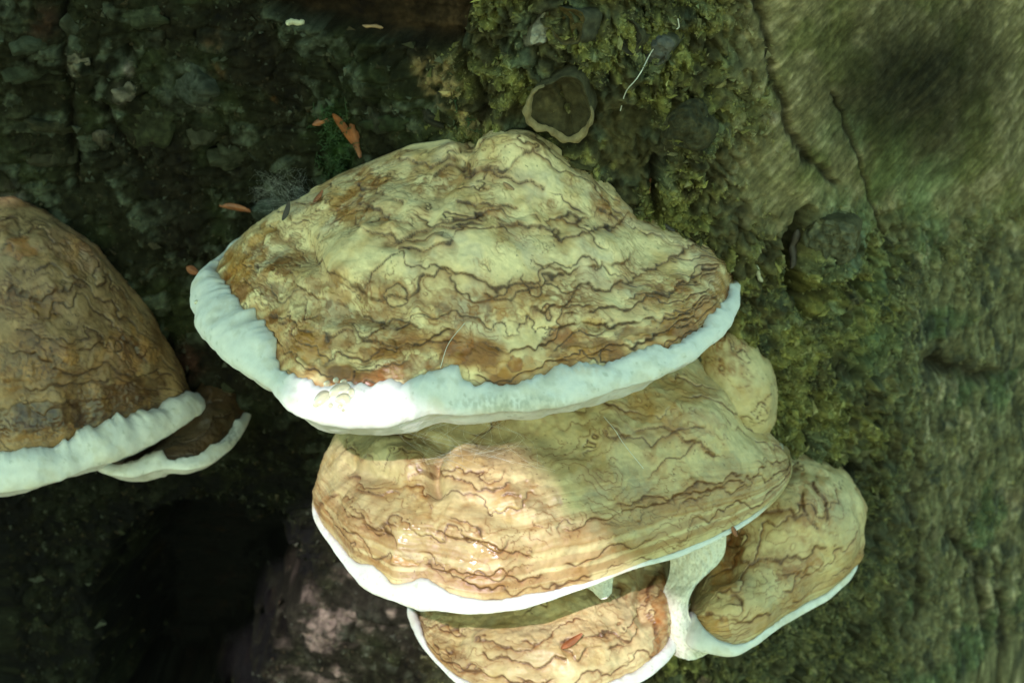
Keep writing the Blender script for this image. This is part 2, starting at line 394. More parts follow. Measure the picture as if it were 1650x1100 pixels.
C = mixc(C, (.022, .019, .013), dark_gr*.85)  # shade inside cracks, slits and holes darkened into the colour
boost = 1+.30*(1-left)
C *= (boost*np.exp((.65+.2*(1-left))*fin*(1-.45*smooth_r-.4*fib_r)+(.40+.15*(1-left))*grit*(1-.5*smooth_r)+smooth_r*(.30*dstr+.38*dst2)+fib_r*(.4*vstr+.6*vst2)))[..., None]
C *= ((1-.52*(1-sst(X2, 620, 820)))*(1-.45*(1-sst(X2, 520, 600))*sst(Y2, 640, 780)*(1-pinksun))*(1+.05*smooth_r)*(1-.3*holl)*(1-.2*stain))[..., None]  # dark rotten wood plus shade put into the colour: left, lower left, hollow
C *= .80
C = np.clip(C, .004, .6)
wetT = np.clip(.25*left*sst(fin, .1, .5)+.35*holl*0, 0, 1)
trunk_e = empty('dead_tree', (0, .5, 0), 'rotting mossy tree trunk that carries all the bracket fungi', 'tree trunk')
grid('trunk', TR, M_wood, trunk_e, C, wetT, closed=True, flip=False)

_fi = slice(40, 40+NU_F); _fz = slice(40, 40+NZ_F)
TF = TR[_fi, _fz]; TQX, TQY = proj(TF)
TN, _, _ = gnormal(TF)
if TN[NU_F//2, NZ_F//2, 1] > 0: TN = -TN
def trunk_at(px, py):
    """surface point of the trunk seen at this pixel, and its normal"""
    d = (TQX-px)**2+(TQY-py)**2; d = d+np.where(TN @ CF > .2, 1e5, 0)
    k = np.unravel_index(np.argmin(d), d.shape); return TF[k].copy(), TN[k].copy()

# ================================================================ bracket fungi
def zones(P, v, px, py, K, na, seed, fine=.5, band=0.0, linew=.00040, dens=1.0, stains=(), lines=(), wets=(), busy=(), rimband=0., pal=None, lum=0.0):
    """growth zones: albedo, relief (m) and wetness over a crust grid"""
    pal = pal or dict(cream=(.75, .60, .335), tan=(.60, .42, .185), grey=(.56, .47, .32), brown=(.27, .105, .022), line=(.040, .018, .008))
    n, lu, lv = gnormal(P)
    w = v*K + na[0]*fbm(P, 26, 3, seed)+na[1]*fbm(P, 85, 3, seed+1)+na[2]*fbm(P, 260, 3, seed+2)
    def contour(w):
        gu = np.gradient(w, axis=0)/lu; gv = np.gradient(w, axis=1)/lv
        fr = w-np.floor(w); g = np.hypot(gu, gv)+1e-6
        return fr, np.minimum(fr, 1-fr)/g, g
    fr, dist, g = contour(w)
    mk = sst(fbm(P, 32, 2, seed+3)+.15*dens, -.3, .2)
    lw = linew*(.6+1.0*np.abs(fbm(P, 120, 2, seed+4)))
    line = np.exp(-(dist/lw)**2)*mk
    past = fr/g; halo = np.exp(-past/.0032)*mk*(fr < .8)
    pre = np.exp(-(1-fr)/g/.0012)*mk
    # wormy fine contours in patches
    w2 = 2.6*fbm(P, 95, 3, seed+5)+.5*fbm(P, 330, 2, seed+6)+v*K*.6
    fr2, dist2, g2 = contour(w2)
    pm = sst(fbm(P, 36, 3, seed+7), .02, .35)*fine
    bz_ = 0*v
    for (sx, sy, rx, ry) in busy: bz_ = np.maximum(bz_, np.exp(-((px-sx)/rx)**2-((py-sy)/ry)**2)); pm = np.maximum(pm, np.exp(-((px-sx)/rx)**2-((py-sy)/ry)**2)*1.1)
    pm = np.minimum(pm, 1.15)
    line2 = np.exp(-(dist2/(linew*.7))**2)*pm*sst(fbm(P, 150, 2, seed+8), -.35, .2)
    fr3, dist3, g3 = contour(w*2.6+.35*fbm(P, 60, 2, seed+37)+.12*fbm(P, 300, 2, seed+38))     # thin growth lines between the main zones
    m3 = sst(fbm(P, 38, 2, seed+39), -.15, .3); line3 = np.exp(-(dist3/(linew*.55))**2)*m3; halo3 = np.exp(-fr3/g3/.0012)*m3
    c = np.empty(P.shape); c[:] = pal['cream']
    tone = fbm(P, 60, 4, seed+9)
    c = mixc(c, pal['tan'], sst(tone, .05, .6)*.75)
    c = mixc(c, pal['grey'], sst(fbm(P, 48, 4, seed+10), .05, .5)*.7)
    c = mixc(c, np.array(pal['cream'])*1.07, sst(-tone+.4*fbm(P, 140, 2, seed+11), .15, .6)*.6)
    c = mixc(c, pal['brown'], np.clip(.8*halo+.35*pre+.6*pm*sst(fr2, .45, 1.0), 0, 1)*sst(fbm(P, 70, 2, seed+12), -.5, .3))
    c = mixc(c, (.40, .20, .055), bz_*sst(fbm(P, 105, 3, seed+35), -.05, .3)*.75); c = mixc(c, (.16, .062, .016), bz_*sst(fbm(P, 130, 3, seed+36), .12, .42)*.8)
    h = .0006*np.where(fr < .93, (fr/.93)**1.6, (1-fr)/.07)*mk*.8 + .00035*pm*np.where(fr2 < .9, fr2/.9, (1-fr2)/.1)
    if band:
        bq = v*K*5+.55*fbm(P, 22, 2, seed+13)+.16*fbm(P, 120, 2, seed+14); zz = 0*bq+seed
        b3 = fbm(np.stack([bq, zz, zz], -1), .55, 2, seed+15); b4 = fbm(np.stack([bq, zz+9.3, zz], -1), 1.7, 2, seed+33)
        bm = sst(v+.12*fbm(P, 30, 2, seed+34), .45, .85)*band
        c = mixc(c, (.32, .205, .075), bm*sst(b4, .05, .45)*.5); c = mixc(c, (.56, .46, .26), bm*sst(-b4, .05, .45)*.3)
        c = mixc(c, (.25, .11, .032), bm*sst(b3, .05, .42)*.6*sst(v, .6, .95)); bb = b4
        h += bm*.00025*bb
    wet = .25*sst(tone, .1, .5)
    wx = px+9*fbm(P, 120, 3, seed+16); wy = py+9*fbm(P, 120, 3, seed+17)
    if rimband:
        rb = sst(v+.07*fbm(P, 40, 3, seed+30)+.03*fbm(P, 150, 2, seed+31), .76, .84)*rimband
        rv = fbm(P*np.array([.6, 1, 1]), 90, 3, seed+32)
        c = mixc(c, (.40, .185, .04), rb*sst(rv, -.3, .15)*.85); c = mixc(c, (.19, .065, .012), rb*sst(rv, .08, .35)*.9)
    for (sx, sy, r0) in wets: wet = np.maximum(wet, .95*np.exp(-(((wx-sx)**2+(wy-sy)**2)/r0**2))*sst(fbm(P, 160, 2, seed+28), -.3, .2))
    for (sx, sy, rx, ry, ang, a, colr) in stains:
        ca, sa = math.cos(R_(ang)), math.sin(R_(ang)); dx, dy = wx-sx, wy-sy
        q = ((dx*ca+dy*sa)/rx)**2+((-dx*sa+dy*ca)/ry)**2
        q = q+.5*fbm(P, 170, 3, seed+18)
        k = (1-sst(q, .65, 1.05))*a
        edge = np.exp(-((q-.86)/.12)**2)*a
        c = mixc(c, colr, np.clip(k*(.75+.5*fbm(P, 200, 3, seed+19)), 0, 1)); c = mixc(c, pal['line'], edge*.45); wet = np.maximum(wet, .6*k); h -= .0004*k
    lx = px+9*fbm(P, 90, 2, seed+20); ly = py+12*fbm(P, 90, 2, seed+21)+3*fbm(P, 260, 2, seed+25)
    for ln in lines:
        d, s, t = seg_dist(lx, ly, ln); fade = sst(t, 0, .04)*(1-sst(t, .96, 1))*sst(fbm(P, 70, 2, seed+22), -.75, -.1)
        k = np.exp(-(d/(1.3+1.2*np.abs(fbm(P, 90, 2, seed+26))))**2)*fade; line = np.maximum(line, k)
        up = np.where(s > 0, 1.0, 0.0)                         # picture-left-to-right lines: s>0 lies above
        c = mixc(c, pal['brown'], np.exp(-d/10)*fade*.75*(1-.55*up)); h += fade*(.0009*np.exp(-(d/22)**2)*up-.0003*np.exp(-(d/9)**2)*(1-up))
    c = mixc(c, pal['brown'], np.clip(.35*halo3, 0, 1)); c = mixc(c, np.array(pal['brown'])*.6, line3*.75)
    c = mixc(c, pal['line'], np.clip(line*.97, 0, 1)); c = mixc(c, pal['brown']*np.array(.8), np.clip(line2*.8, 0, 1))
    speck = sst(fbm(P, 620, 2, seed+23), .74, .84)*sst(fbm(P, 40, 2, seed+27), -.1, .4); c = mixc(c, pal['line'], speck*.7)
    h -= .0004*line+.0002*line2
    return np.clip(c*(1+lum), .01, .85), h, np.clip(wet, 0, 1)

SURF = []
def bracket(name, label, cat_group, crest, inner, outer, z0, lift, dome, nu, nv, zone, sculpt=(), grooves=(), rimres=30, lump=1.0,
            undercut=.016, drop=.012, jag=.0032, seed=1, bruise=(), rim_bulge=.35, fwd=.012):
    cr = np.array(crest, float); u = np.linspace(0, 1, nu)
    ip = spline(inner, nu); op = spline(outer, nu)
    cp = np.stack([np.interp(u, cr[:, 0], cr[:, k]) for k in (1, 2, 3)], 1); cp[:, 2] -= fwd*sst(np.minimum(u, 1-u), 0, .05)
    ker = np.ones(9)/9
    for k in range(3): cp[:, k] = np.convolve(np.pad(cp[:, k], 4, mode='edge'), ker, 'valid')
    li = np.clip(.50*np.linalg.norm(ip-op, axis=1)*PX, 0.0002, lift)
    li = np.convolve(np.pad(li, 4, mode='edge'), np.ones(9)/9, 'valid'); zi = z0 + li
    I0 = at_z(ip[:, 0], ip[:, 1], zi); O = at_z(op[:, 0], op[:, 1], np.full(nu, z0)); Cc = at_y(cp[:, 0], cp[:, 1], cp[:, 2])
    # the crust runs on a little below the ragged start of the white margin, with an even outline of its own
    kk = max(3, nu//22); wgt = np.hanning(2*kk+1); wgt /= wgt.sum()
    mw = np.linalg.norm(O-I0, axis=1); I = I0 + (O-I0)*(.22*sst(mw, .004, .010))[:, None]
    Is = np.stack([np.convolve(np.pad(I[:, k], kk, mode='reflect', reflect_type='odd'), wgt, 'valid') for k in range(3)], 1)
    I = I+(Is-I)*sst(mw, .004, .010)[:, None]; I[0] = I0[0]; I[-1] = I0[-1]
    I = I + 0
    v = np.linspace(0, 1, nv); th = v*math.pi/2
    vh = (1-dome)*v+dome*np.sin(th); vz = (1-dome)*v+dome*(1-np.cos(th))
    P = np.empty((nu, nv, 3))
    P[..., :2] = Cc[:, None, :2]+(I-Cc)[:, None, :2]*vh[None, :, None]
    P[..., 2] = Cc[:, None, 2]+(I-Cc)[:, None, 2]*vz[None]
    n, _, _ = gnormal(P)
    if (n[nu//2, nv//2] @ CF) > 0: n = -n
    ns = n.copy()
    for _ in range(1):
        for ax, kb in ((0, 25), (1, 15)):
            c = np.cumsum(np.concatenate([np.repeat(np.take(ns, [0], ax), kb, ax), ns, np.repeat(np.take(ns, [-1], ax), kb, ax)], ax), ax)
            ns = (np.take(c, range(2*kb, c.shape[ax]), ax)-np.take(c, range(0, c.shape[ax]-2*kb), ax))/(2*kb)
    ns /= np.linalg.norm(ns, axis=-1, keepdims=True)+1e-9
    px, py = proj(P); V = np.repeat(v[None], nu, 0)
    edge = sst(V, 0, .08)*(1-sst(V, .90, 1)*.85)
    wx = px+8*fbm(P, 60, 2, seed+40); wy = py+8*fbm(P, 60, 2, seed+41)
    h = lump*(.0022*fbm(P, 28, 2, seed+42)+.0011*fbm(P, 75, 3, seed+43))
    for (sx, sy, rx, ry, a) in sculpt: h += a*np.exp(-((wx-sx)/rx)**2-((wy-sy)/ry)**2)
    for (pl, w_, a) in grooves:
        d, _, t = seg_dist(wx, wy, pl); h += a*np.exp(-(d/w_)**2)*sst(t, -.01, .15)*(1-sst(t, .8, 1.01))
    P = P + ns*(h*edge)[..., None]
    px, py = proj(P)
    col, h2, wet = zone(P, V, px, py)
    P = P + ns*((h2+.00012*fbm(P, 500, 2, seed+44))*edge)[..., None]
    # tuck the crust below the margin
    inw = O-I; 
    bk = Cc-I; bk[:, 2] = 0; bk /= np.linalg.norm(bk, axis=1)[:, None]+1e-9
    ext = P[:, -1:] + np.stack([(bk*.0012*k-np.array([0, 0, .003])*k)*np.clip(mw/.012, .06, 1)[:, None] for k in (1, 2)], 1)
    sk = P[:, :1]+np.array([[[0, .045, -.030], [0, .010, -.0035]]])
    Pc = np.concatenate([sk, P, ext], 1); colc = np.concatenate([np.repeat(col[:, :1], 2, 1), col, np.repeat(col[:, -1:], 2, 1)], 1); wetc = np.concatenate([np.repeat(wet[:, :1], 2, 1), wet, np.repeat(wet[:, -1:], 2, 1)], 1)
    e = empty(name, ((Cc[nu//2]+[0, 0, 0])).tolist(), label, 'fungus', cat_group)
    grid('cap', Pc, M_cap, e, colc, wetc); SURF.append((P, *proj(P)))
    # margin roll
    rd = np.stack([O[:, 0]-I0[:, 0], O[:, 1]-I0[:, 1], 0*u], 1); rl = np.linalg.norm(rd, axis=1)[:, None]
    rdn = rd - bk*.003; rdn[:, 2] = 0
    rdn = np.stack([np.convolve(np.pad(rdn[:, k], kk, mode='edge'), wgt, 'valid') for k in range(3)], 1)
    rdn /= np.linalg.norm(rdn, axis=1)[:, None]+1e-9
    tp = np.clip(rl[:, 0]/.012, .03, 1)
    j = jag*(.8*fbm(I, 75, 2, seed+50)+.45*fbm(I, 220, 2, seed+49)+.6*fbm(I, 40, 2, seed+51))*np.clip(rl[:, 0]/.004, 0, 1)
    lve = np.linalg.norm(P[:, -1]-P[:, -6], axis=1)*(nv-1)/5+1e-6
    gapI = ((I-I0)*(O-I0)).sum(1)/(mw+1e-6)
    vq = np.clip(1-(gapI+j+.0004)/lve, .6, .999)*(nv-1); k0 = np.clip(vq.astype(int), 0, nv-2); fq = (vq-k0)[:, None]; ar = np.arange(nu)
    A0 = P[ar, k0]*(1-fq)+P[ar, k0+1]*fq
    U = O - rdn*(undercut*np.maximum(tp, .5))[:, None] - np.array([0, 0, 1])*(drop*tp)[:, None]
    t = np.linspace(0, 1, rimres)[None, :, None]
    # two joined cubic beziers: A0 -> O -> U
    def smo(a): return np.stack([np.convolve(np.pad(a[:, k], kk, mode='edge'), wgt, 'valid') for k in range(a.shape[1])], 1)
    thick = sst(mw, .003, .008)[:, None]; A0s = A0+(smo(A0)-A0)*thick; O = O+(smo(O)-O)*thick*.6; li = smo(li[:, None])[:, 0]; tp = smo(tp[:, None])[:, 0]
    U = O - rdn*(undercut*np.maximum(tp, .5))[:, None] - np.array([0, 0, 1])*(drop*tp)[:, None]
    B1 = A0s + (O-A0s)*np.array([1, 1, 0])*.45 + np.array([0, 0, 1])*(rim_bulge*.010*tp)[:, None]; B2 = O + np.array([0, 0, 1])*(li*.6)[:, None] + rdn*(li*.3)[:, None]
    D1 = O - np.array([0, 0, 1])*(drop*.25*tp)[:, None] - rdn*(undercut*.3*tp)[:, None]; D2 = U + rdn*(undercut*.3*tp)[:, None]
    def bz(a, b, c, d, t): return a[:, None]*(1-t)**3+b[:, None]*3*t*(1-t)**2+c[:, None]*3*t*t*(1-t)+d[:, None]*t**3
    RM = np.concatenate([(A0-np.array([0, 0, .002])*tp[:, None])[:, None], bz(A0+np.array([0, 0, .0006])*tp[:, None], B1, B2, O, t), bz(O, D1, D2, U, t)[:, 1:]], 1)
    rn, _, _ = gnormal(RM)
    sgn = np.sign((rn[:, rimres//2]*(rdn+[0, 0, .6])).sum(1).mean()); rn = rn*sgn
    rh = .0015*fbm(RM, 52, 2, seed+52)+.00022*fbm(RM, 260, 3, seed+53)
    fadeI = sst(np.arange(RM.shape[1])/RM.shape[1], .02, .2)[None]
    RM = RM + rn*(rh*fadeI*tp[:, None])[..., None]
    rx, ry = proj(RM); rc = np.empty(RM.shape); rc[:] = (.64, .64, .615)
    rc = mixc(rc, (.52, .48, .37), sst(fbm(RM, 60, 4, seed+54), .12, .55)*.45); rc = mixc(rc, (.46, .45, .38), sst(fbm(RM, 170, 3, seed+48), .3, .6)*.4)
    # thin buff line where the margin starts
    edgeI = (.7*np.exp(-np.arange(RM.shape[1])/1.6)+.35*np.exp(-np.arange(RM.shape[1])/6.0))[None]*(.5+.5*fbm(RM, 60, 2, seed+55)).clip(0, 1); rc = mixc(rc, (.42, .33, .18), edgeI*.8)
    for (sx, sy, bx_, by_, a, colr) in bruise:
        q = ((rx-sx)/bx_)**2+((ry-sy)/by_)**2; k = np.exp(-q**1.5)*a*sst(fbm(RM*np.array([2.2, 1, 1]), 260, 3, seed+56), -.35, .25)
        rc = mixc(rc, colr, k)
    rc = mixc(rc, (.40, .30, .14), np.repeat((1-sst(mw, .0008, .0022))[:, None], RM.shape[1], 1))
    dots = sst(fbm(RM, 330, 2, seed+57), .80, .88); rc = mixc(rc, (.35, .36, .30), dots*.5)
    grid('margin', RM, M_white, e, rc); SURF.append((RM, rx, ry))
    # underside with its pores
    nb = 40
    T = Cc.copy(); T[:, 1] += .02; T[:, 2] = z0-drop-.004+.004
    s = np.linspace(0, 1, nb)[None, :, None]
    PS = RM[:, -1][:, None]*(1-s)+T[:, None]*s; PS[..., 2] += .004*np.sin(s[..., 0]*math.pi)+.0006*fbm(PS, 90, 3, seed+58)
    pc = np.empty(PS.shape); pc[:] = (.62, .60, .50); pc = mixc(pc, (.45, .40, .28), sst(fbm(PS, 50, 3, seed+59), .1, .5)*.5)
    grid('pore_surface', PS, M_pore, e, pc)
    return e

ST = (.25, .085, .016); OR = (.42, .20, .045); DK = (.10, .050, .018)
GRP = 'bracket fungi on the trunk'
# ---- A: the big one
A_outer = [(452, 350), (405, 372), (368, 402), (332, 432), (306, 468), (316, 515), (328, 548), (360, 582), (415, 610), (445, 642), (470, 664), (510, 683), (590, 690), (650, 682),
           (700, 670), (800, 667), (900, 656), (980, 636), (1060, 610), (1110, 583), (1160, 545), (1188, 505), (1195, 462), (1184, 440)]
A_inner = [(458, 357), (415, 382), (382, 410), (354, 425), (346, 455), (356, 480), (378, 484), (384, 500), (418, 512), (440, 540), (455, 566), (450, 580), (464, 604), (500, 617), (545, 626),
           (600, 622), (660, 617), (700, 604), (720, 597), (738, 602), (750, 614), (790, 624), (845, 621), (872, 606), (890, 590), (960, 586), (1020, 576), (1075, 562), (1125, 530), (1158, 495), (1183, 455), (1182, 440)]
A_crest = [(0, 456, 353, .136), (.06, 492, 322, .126), (.14, 540, 285, .120), (.25, 600, 260, .112), (.35, 662, 234, .108), (.41, 725, 224, .104), (.435, 752, 226, .103), (.45, 768, 232, .102), (.465, 782, 213, .100), (.50, 806, 208, .097), (.55, 852, 211, .094),
           (.60, 892, 232, .093), (.66, 930, 262, .093), (.73, 985, 298, .094), (.80, 1030, 345, .095), (.90, 1104, 376, .097), (.96, 1150, 404, .094), (1, 1184, 436, .09)]
A_lines = [[(500, 385), (512, 425), (545, 440), (585, 470), (618, 486), (650, 478), (680, 448), (712, 434), (750, 440), (800, 462), (850, 462), (882, 436), (930, 436), (985, 428), (1035, 400)],
           [(560, 345), (600, 376), (650, 392), (700, 366), (760, 360), (840, 362), (905, 382), (960, 372), (1010, 345), (1060, 352)],
           [(575, 320), (620, 350), (690, 355), (760, 350), (850, 360)],
           [(735, 255), (765, 278), (815, 276), (840, 248), (880, 240)], [(690, 285), (740, 275), (800, 280), (850, 295), (880, 305)],
           [(735, 325), (790, 338), (835, 332), (850, 336)], [(900, 345), (935, 355), (975, 345), (1015, 350)],
           [(770, 470), (830, 478), (870, 460), (905, 440)], [(850, 500), (900, 490), (930, 465), (985, 460), (1005, 448), (1060, 425), (1110, 400)],
           [(900, 505), (960, 500), (1020, 500), (1070, 470), (1120, 450), (1160, 425)],
           [(640, 400), (690, 405), (730, 390)], [(460, 440), (510, 475), (560, 500), (620, 520), (680, 530)],
           [(430, 500), (480, 520), (520, 545), (560, 540), (640, 560), (700, 545), (740, 530)], [(750, 530), (800, 560), (860, 565), (880, 550), (900, 530), (1000, 520), (1090, 512), (1150, 470)],
           [(760, 605), (820, 612), (870, 592), (960, 575), (1050, 545), (1120, 505), (1165, 455)], [(640, 255), (690, 268), (740, 262)], [(560, 300), (600, 305), (650, 330)]]
A_stains = [(640, 598, 78, 15, -14, .95, ST), (735, 560, 20, 42, 25, .9, ST), (500, 555, 42, 34, 35, .85, OR), (540, 600, 30, 14, 0, .6, DK), (930, 558, 60, 26, 5, .95, OR), (905, 545, 30, 18, 0, .8, ST),
            (1075, 520, 95, 15, -22, .85, OR), (1160, 460, 16, 26, 20, .8, OR), (385, 430, 34, 26, 40, .9, OR), (362, 452, 12, 24, 10, .85, ST), (425, 375, 40, 10, -30, .8, OR), (440, 470, 22, 14, 0, .7, DK),
            (420, 525, 40, 14, 40, .8, OR), (835, 595, 60, 16, 0, .75, OR), (830, 588, 16, 8, 0, .9, ST), (600, 500, 50, 26, 20, .45, DK), (750, 500, 50, 20, 0, .4, (.22, .17, .13)), (560, 330, 40, 26, 40, .45, OR),
            (700, 480, 40, 14, 0, .4, ST), (1010, 345, 40, 8, 10, .4, OR), (990, 545, 110, 9, -12, .7, DK), (640, 470, 60, 12, 30, .4, DK), (450, 415, 24, 12, -20, .5, DK), (520, 500, 60, 20, 25, .35, DK)]
A_sculpt = [(815, 245, 70, 40, .006), (735, 240, 26, 20, .005), (600, 420, 70, 50, .006), (780, 410, 130, 36, .004), (960, 400, 80, 26, .003), (470, 400, 40, 30, -.004), (560, 500, 80, 26, -.004),
            (650, 330, 60, 40, .004), (860, 500, 70, 26, .002), (640, 510, 40, 20, -.003), (745, 565, 14, 10, -.002), (965, 522, 26, 8, -.003), (535, 440, 50, 40, .004), (790, 575, 50, 22, .003), (930, 300, 50, 30, .002),
            (705, 400, 14, 10, .003), (655, 425, 10, 14, .003), (600, 390, 12, 12, .003), (640, 380, 12, 10, .003)]
A_groove = [([(478, 352), (492, 400), (530, 455), (590, 492), (650, 505)], 18, -.004), ([(560, 600), (600, 570), (640, 530)], 18, -.003), ([(768, 225), (752, 262), (735, 275)], 12, -.004)]
fA = bracket('bracket_fungus', 'widest tan bracket fungus with thick white rim, overhanging another bracket', GRP, A_crest, A_inner, A_outer, .785, .011, .52, 530, 310,
    lambda P, v, px, py: zones(P, v, px, py, 8.5, (.95, .55, .08), 1, fine=.6, rimband=.9, busy=[(560, 490, 110, 50), (430, 430, 70, 70), (760, 500, 90, 30), (700, 290, 60, 30), (560, 330, 50, 50), (900, 480, 60, 30), (620, 560, 80, 40), (1080, 470, 70, 30), (480, 540, 50, 50), (980, 330, 40, 20), (600, 290, 60, 24)], lines=A_lines, stains=A_stains, dens=.5), A_sculpt, A_groove, seed=1, rimres=34,
    bruise=[(815, 650, 80, 16, .75, (.36, .36, .30)), (370, 490, 22, 26, .5, (.52, .49, .40)), (430, 535, 26, 22, .4, (.58, .55, .46)), (880, 650, 50, 10, .5, (.42, .42, .36)), (940, 595, 40, 9, .5, (.6, .5, .38)), (1040, 588, 20, 8, .4, (.5, .5, .42))])
# ---- B: below it
B_outer = [(552, 690), (546, 738), (516, 772), (503, 815), (512, 850), (535, 882), (562, 925), (590, 950), (640, 972), (700, 984), (770, 990), (840, 981), (900, 963), (960, 941), (1020, 918), (1100, 895), (1160, 868), (1210, 840), (1255, 800), (1276, 760), (1272, 725)]
B_inner = [(553, 691), (547, 738), (517, 772), (504, 806), (524, 850), (548, 878), (572, 905), (600, 912), (622, 926), (632, 944), (655, 944), (680, 936), (705, 945), (740, 961), (800, 966), (870, 955), (920, 946), (980, 929), (1040, 906), (1100, 886), (1160, 860), (1205, 836), (1253, 799), (1275, 760), (1271, 726)]
B_crest = [(0, 562, 690, .100), (.12, 600, 610, .104), (.3, 720, 540, .102), (.5, 850, 505, .101), (.65, 980, 505, .101), (.78, 1080, 530, .104), (.87, 1150, 590, .108), (.94, 1205, 662, .112), (1, 1265, 722, .116)]
B_lines = [[(800, 790), (840, 800), (860, 840), (900, 858), (960, 840), (1010, 822), (1060, 815), (1100, 800), (1160, 780), (1220, 765), (1245, 745)], [(990, 815), (1030, 805), (1080, 806), (1120, 785), (1200, 760)],
           [(560, 760), (590, 790), (620, 800), (660, 790), (690, 815), (700, 822)], [(510, 800), (535, 835), (560, 870), (575, 890)], [(580, 850), (620, 855), (640, 880), (680, 905), (740, 920), (800, 925), (880, 930)],
           [(530, 790), (570, 830), (600, 850), (640, 845)], [(700, 860), (740, 870), (790, 885), (860, 905)], [(740, 930), (800, 950), (860, 945), (960, 925)], [(1080, 740), (1130, 735), (1150, 738)], [(960, 690), (1010, 700), (1060, 690), (1100, 700), (1130, 730)],
           [(690, 750), (720, 770), (790, 785), (850, 770)], [(720, 830), (770, 845), (780, 870)]]
B_stains = [(1050, 660, 60, 26, 20, .5, OR), (1120, 680, 45, 20, 0, .45, ST), (860, 800, 50, 22, 10, .5, DK), (900, 750, 120, 26, 5, .3, DK), (640, 720, 90, 30, 10, .35, (.26, .24, .12)), (690, 765, 16, 6, 20, .9, DK), (1010, 700, 50, 16, 20, .4, DK),
            (1110, 620, 50, 30, 0, .35, OR), (760, 700, 100, 40, 0, .3, DK), (670, 845, 40, 20, 40, .4, ST), (650, 905, 30, 6, 15, .7, OR), (1000, 790, 60, 14, -10, .35, (.28, .25, .17))]
B_groove = [([(712, 690), (704, 735), (700, 768), (716, 810)], 15, -.008), ([(545, 742), (590, 760), (640, 772)], 12, -.003), ([(730, 800), (800, 830), (880, 850)], 16, -.002)]
B_sculpt = [(630, 735, 55, 26, .006), (580, 830, 60, 50, .003), (680, 850, 50, 24, .003), (1130, 660, 70, 50, .006), (960, 870, 200, 30, .003), (830, 700, 90, 40, -.004), (1220, 740, 40, 40, .004)]
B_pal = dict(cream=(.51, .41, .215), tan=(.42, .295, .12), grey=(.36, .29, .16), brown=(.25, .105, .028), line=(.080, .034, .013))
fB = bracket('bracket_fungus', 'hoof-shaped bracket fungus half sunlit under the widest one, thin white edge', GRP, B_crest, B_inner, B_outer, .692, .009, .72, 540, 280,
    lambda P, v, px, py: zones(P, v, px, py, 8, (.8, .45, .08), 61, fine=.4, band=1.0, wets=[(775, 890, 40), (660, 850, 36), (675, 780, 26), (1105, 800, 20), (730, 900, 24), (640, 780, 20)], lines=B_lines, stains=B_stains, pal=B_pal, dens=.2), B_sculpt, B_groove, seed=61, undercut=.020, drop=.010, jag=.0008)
# ---- C: right below
C_outer = [(1266, 726), (1318, 750), (1356, 800), (1378, 848), (1384, 890), (1376, 925), (1342, 960), (1300, 986), (1258, 1012), (1215, 1041), (1180, 1056), (1140, 1051), (1108, 1038), (1090, 1008)]
C_inner = [(1267, 728), (1319, 755), (1355, 801), (1377, 849), (1380, 888), (1366, 924), (1332, 954), (1290, 978), (1250, 1003), (1215, 1030), (1185, 1040), (1150, 1030), (1128, 1005), (1112, 972)]
C_crest = [(0, 1262, 727, .108), (.2, 1232, 735, .106), (.4, 1195, 765, .10), (.6, 1172, 808, .09), (.8, 1155, 868, .075), (.92, 1125, 935, .06), (1, 1112, 968, .048)]
C_lines = [[(1280, 745), (1292, 790), (1300, 830), (1306, 850)], [(1310, 770), (1330, 810), (1335, 860)], [(1190, 905), (1230, 905), (1290, 895), (1330, 875)], [(1150, 960), (1190, 955), (1195, 975), (1160, 978)], [(1250, 930), (1300, 920), (1330, 905)], [(1190, 815), (1250, 825), (1300, 835)],
           [(1130, 990), (1180, 1010), (1240, 985), (1300, 955)]]
C_stains = [(1180, 890, 16, 46, 10, .85, ST), (1160, 930, 30, 24, 40, .75, OR), (1290, 915, 40, 9, -22, .7, ST), (1300, 810, 9, 50, -8, .6, ST), (1195, 822, 50, 12, 0, .6, OR), (1150, 1005, 34, 16, 35, .8, OR), (1330, 790, 8, 40, -20, .45, OR)]
fC = bracket('bracket_fungus', 'rounded tan bracket fungus with brown streaks, fused to the lowest one', GRP, C_crest, C_inner, C_outer, .634, .008, .85, 330, 230,
    lambda P, v, px, py: zones(P, v, px, py, 4.5, (.6, .4, .08), 121, fine=.3, band=.7, lines=C_lines, stains=C_stains, pal=B_pal), [(1290, 840, 80, 80, .018), (1200, 980, 50, 36, .006), (1345, 870, 30, 60, .004)], [([(1172, 850), (1180, 900), (1160, 950)], 16, -.005)], seed=121, undercut=.02, drop=.012, jag=.0008)
# ---- D: lowest
D_outer = [(658, 966), (660, 1000), (678, 1036), (705, 1071), (745, 1106), (800, 1131), (870, 1141), (950, 1131), (1020, 1106), (1060, 1082), (1086, 1052), (1096, 1016), (1090, 975), (1090, 905)]
D_inner = [(670, 972), (676, 1002), (686, 1035), (707, 1064), (742, 1093), (800, 1116), (870, 1124), (950, 1113), (998, 1093), (1033, 1075), (1062, 1053), (1075, 1034), (1074, 1010), (1072, 975), (1084, 906)]
D_crest = [(0, 664, 960, .085), (.15, 700, 860, .10), (.35, 780, 790, .104), (.55, 900, 770, .104), (.75, 1000, 785, .104), (.9, 1060, 830, .10), (1, 1090, 890, .085)]
D_lines = [[(700, 1010), (760, 1030), (800, 1030), (830, 1040), (868, 1036)], [(900, 1035), (950, 1022), (1000, 1025), (1030, 1018)], [(720, 1040), (800, 1060), (880, 1070), (910, 1062)], [(690, 1030), (740, 1075), (800, 1095), (900, 1100)], [(905, 1040), (930, 1050), (1000, 1040)], [(1050, 920), (1045, 980), (1060, 1020)]]
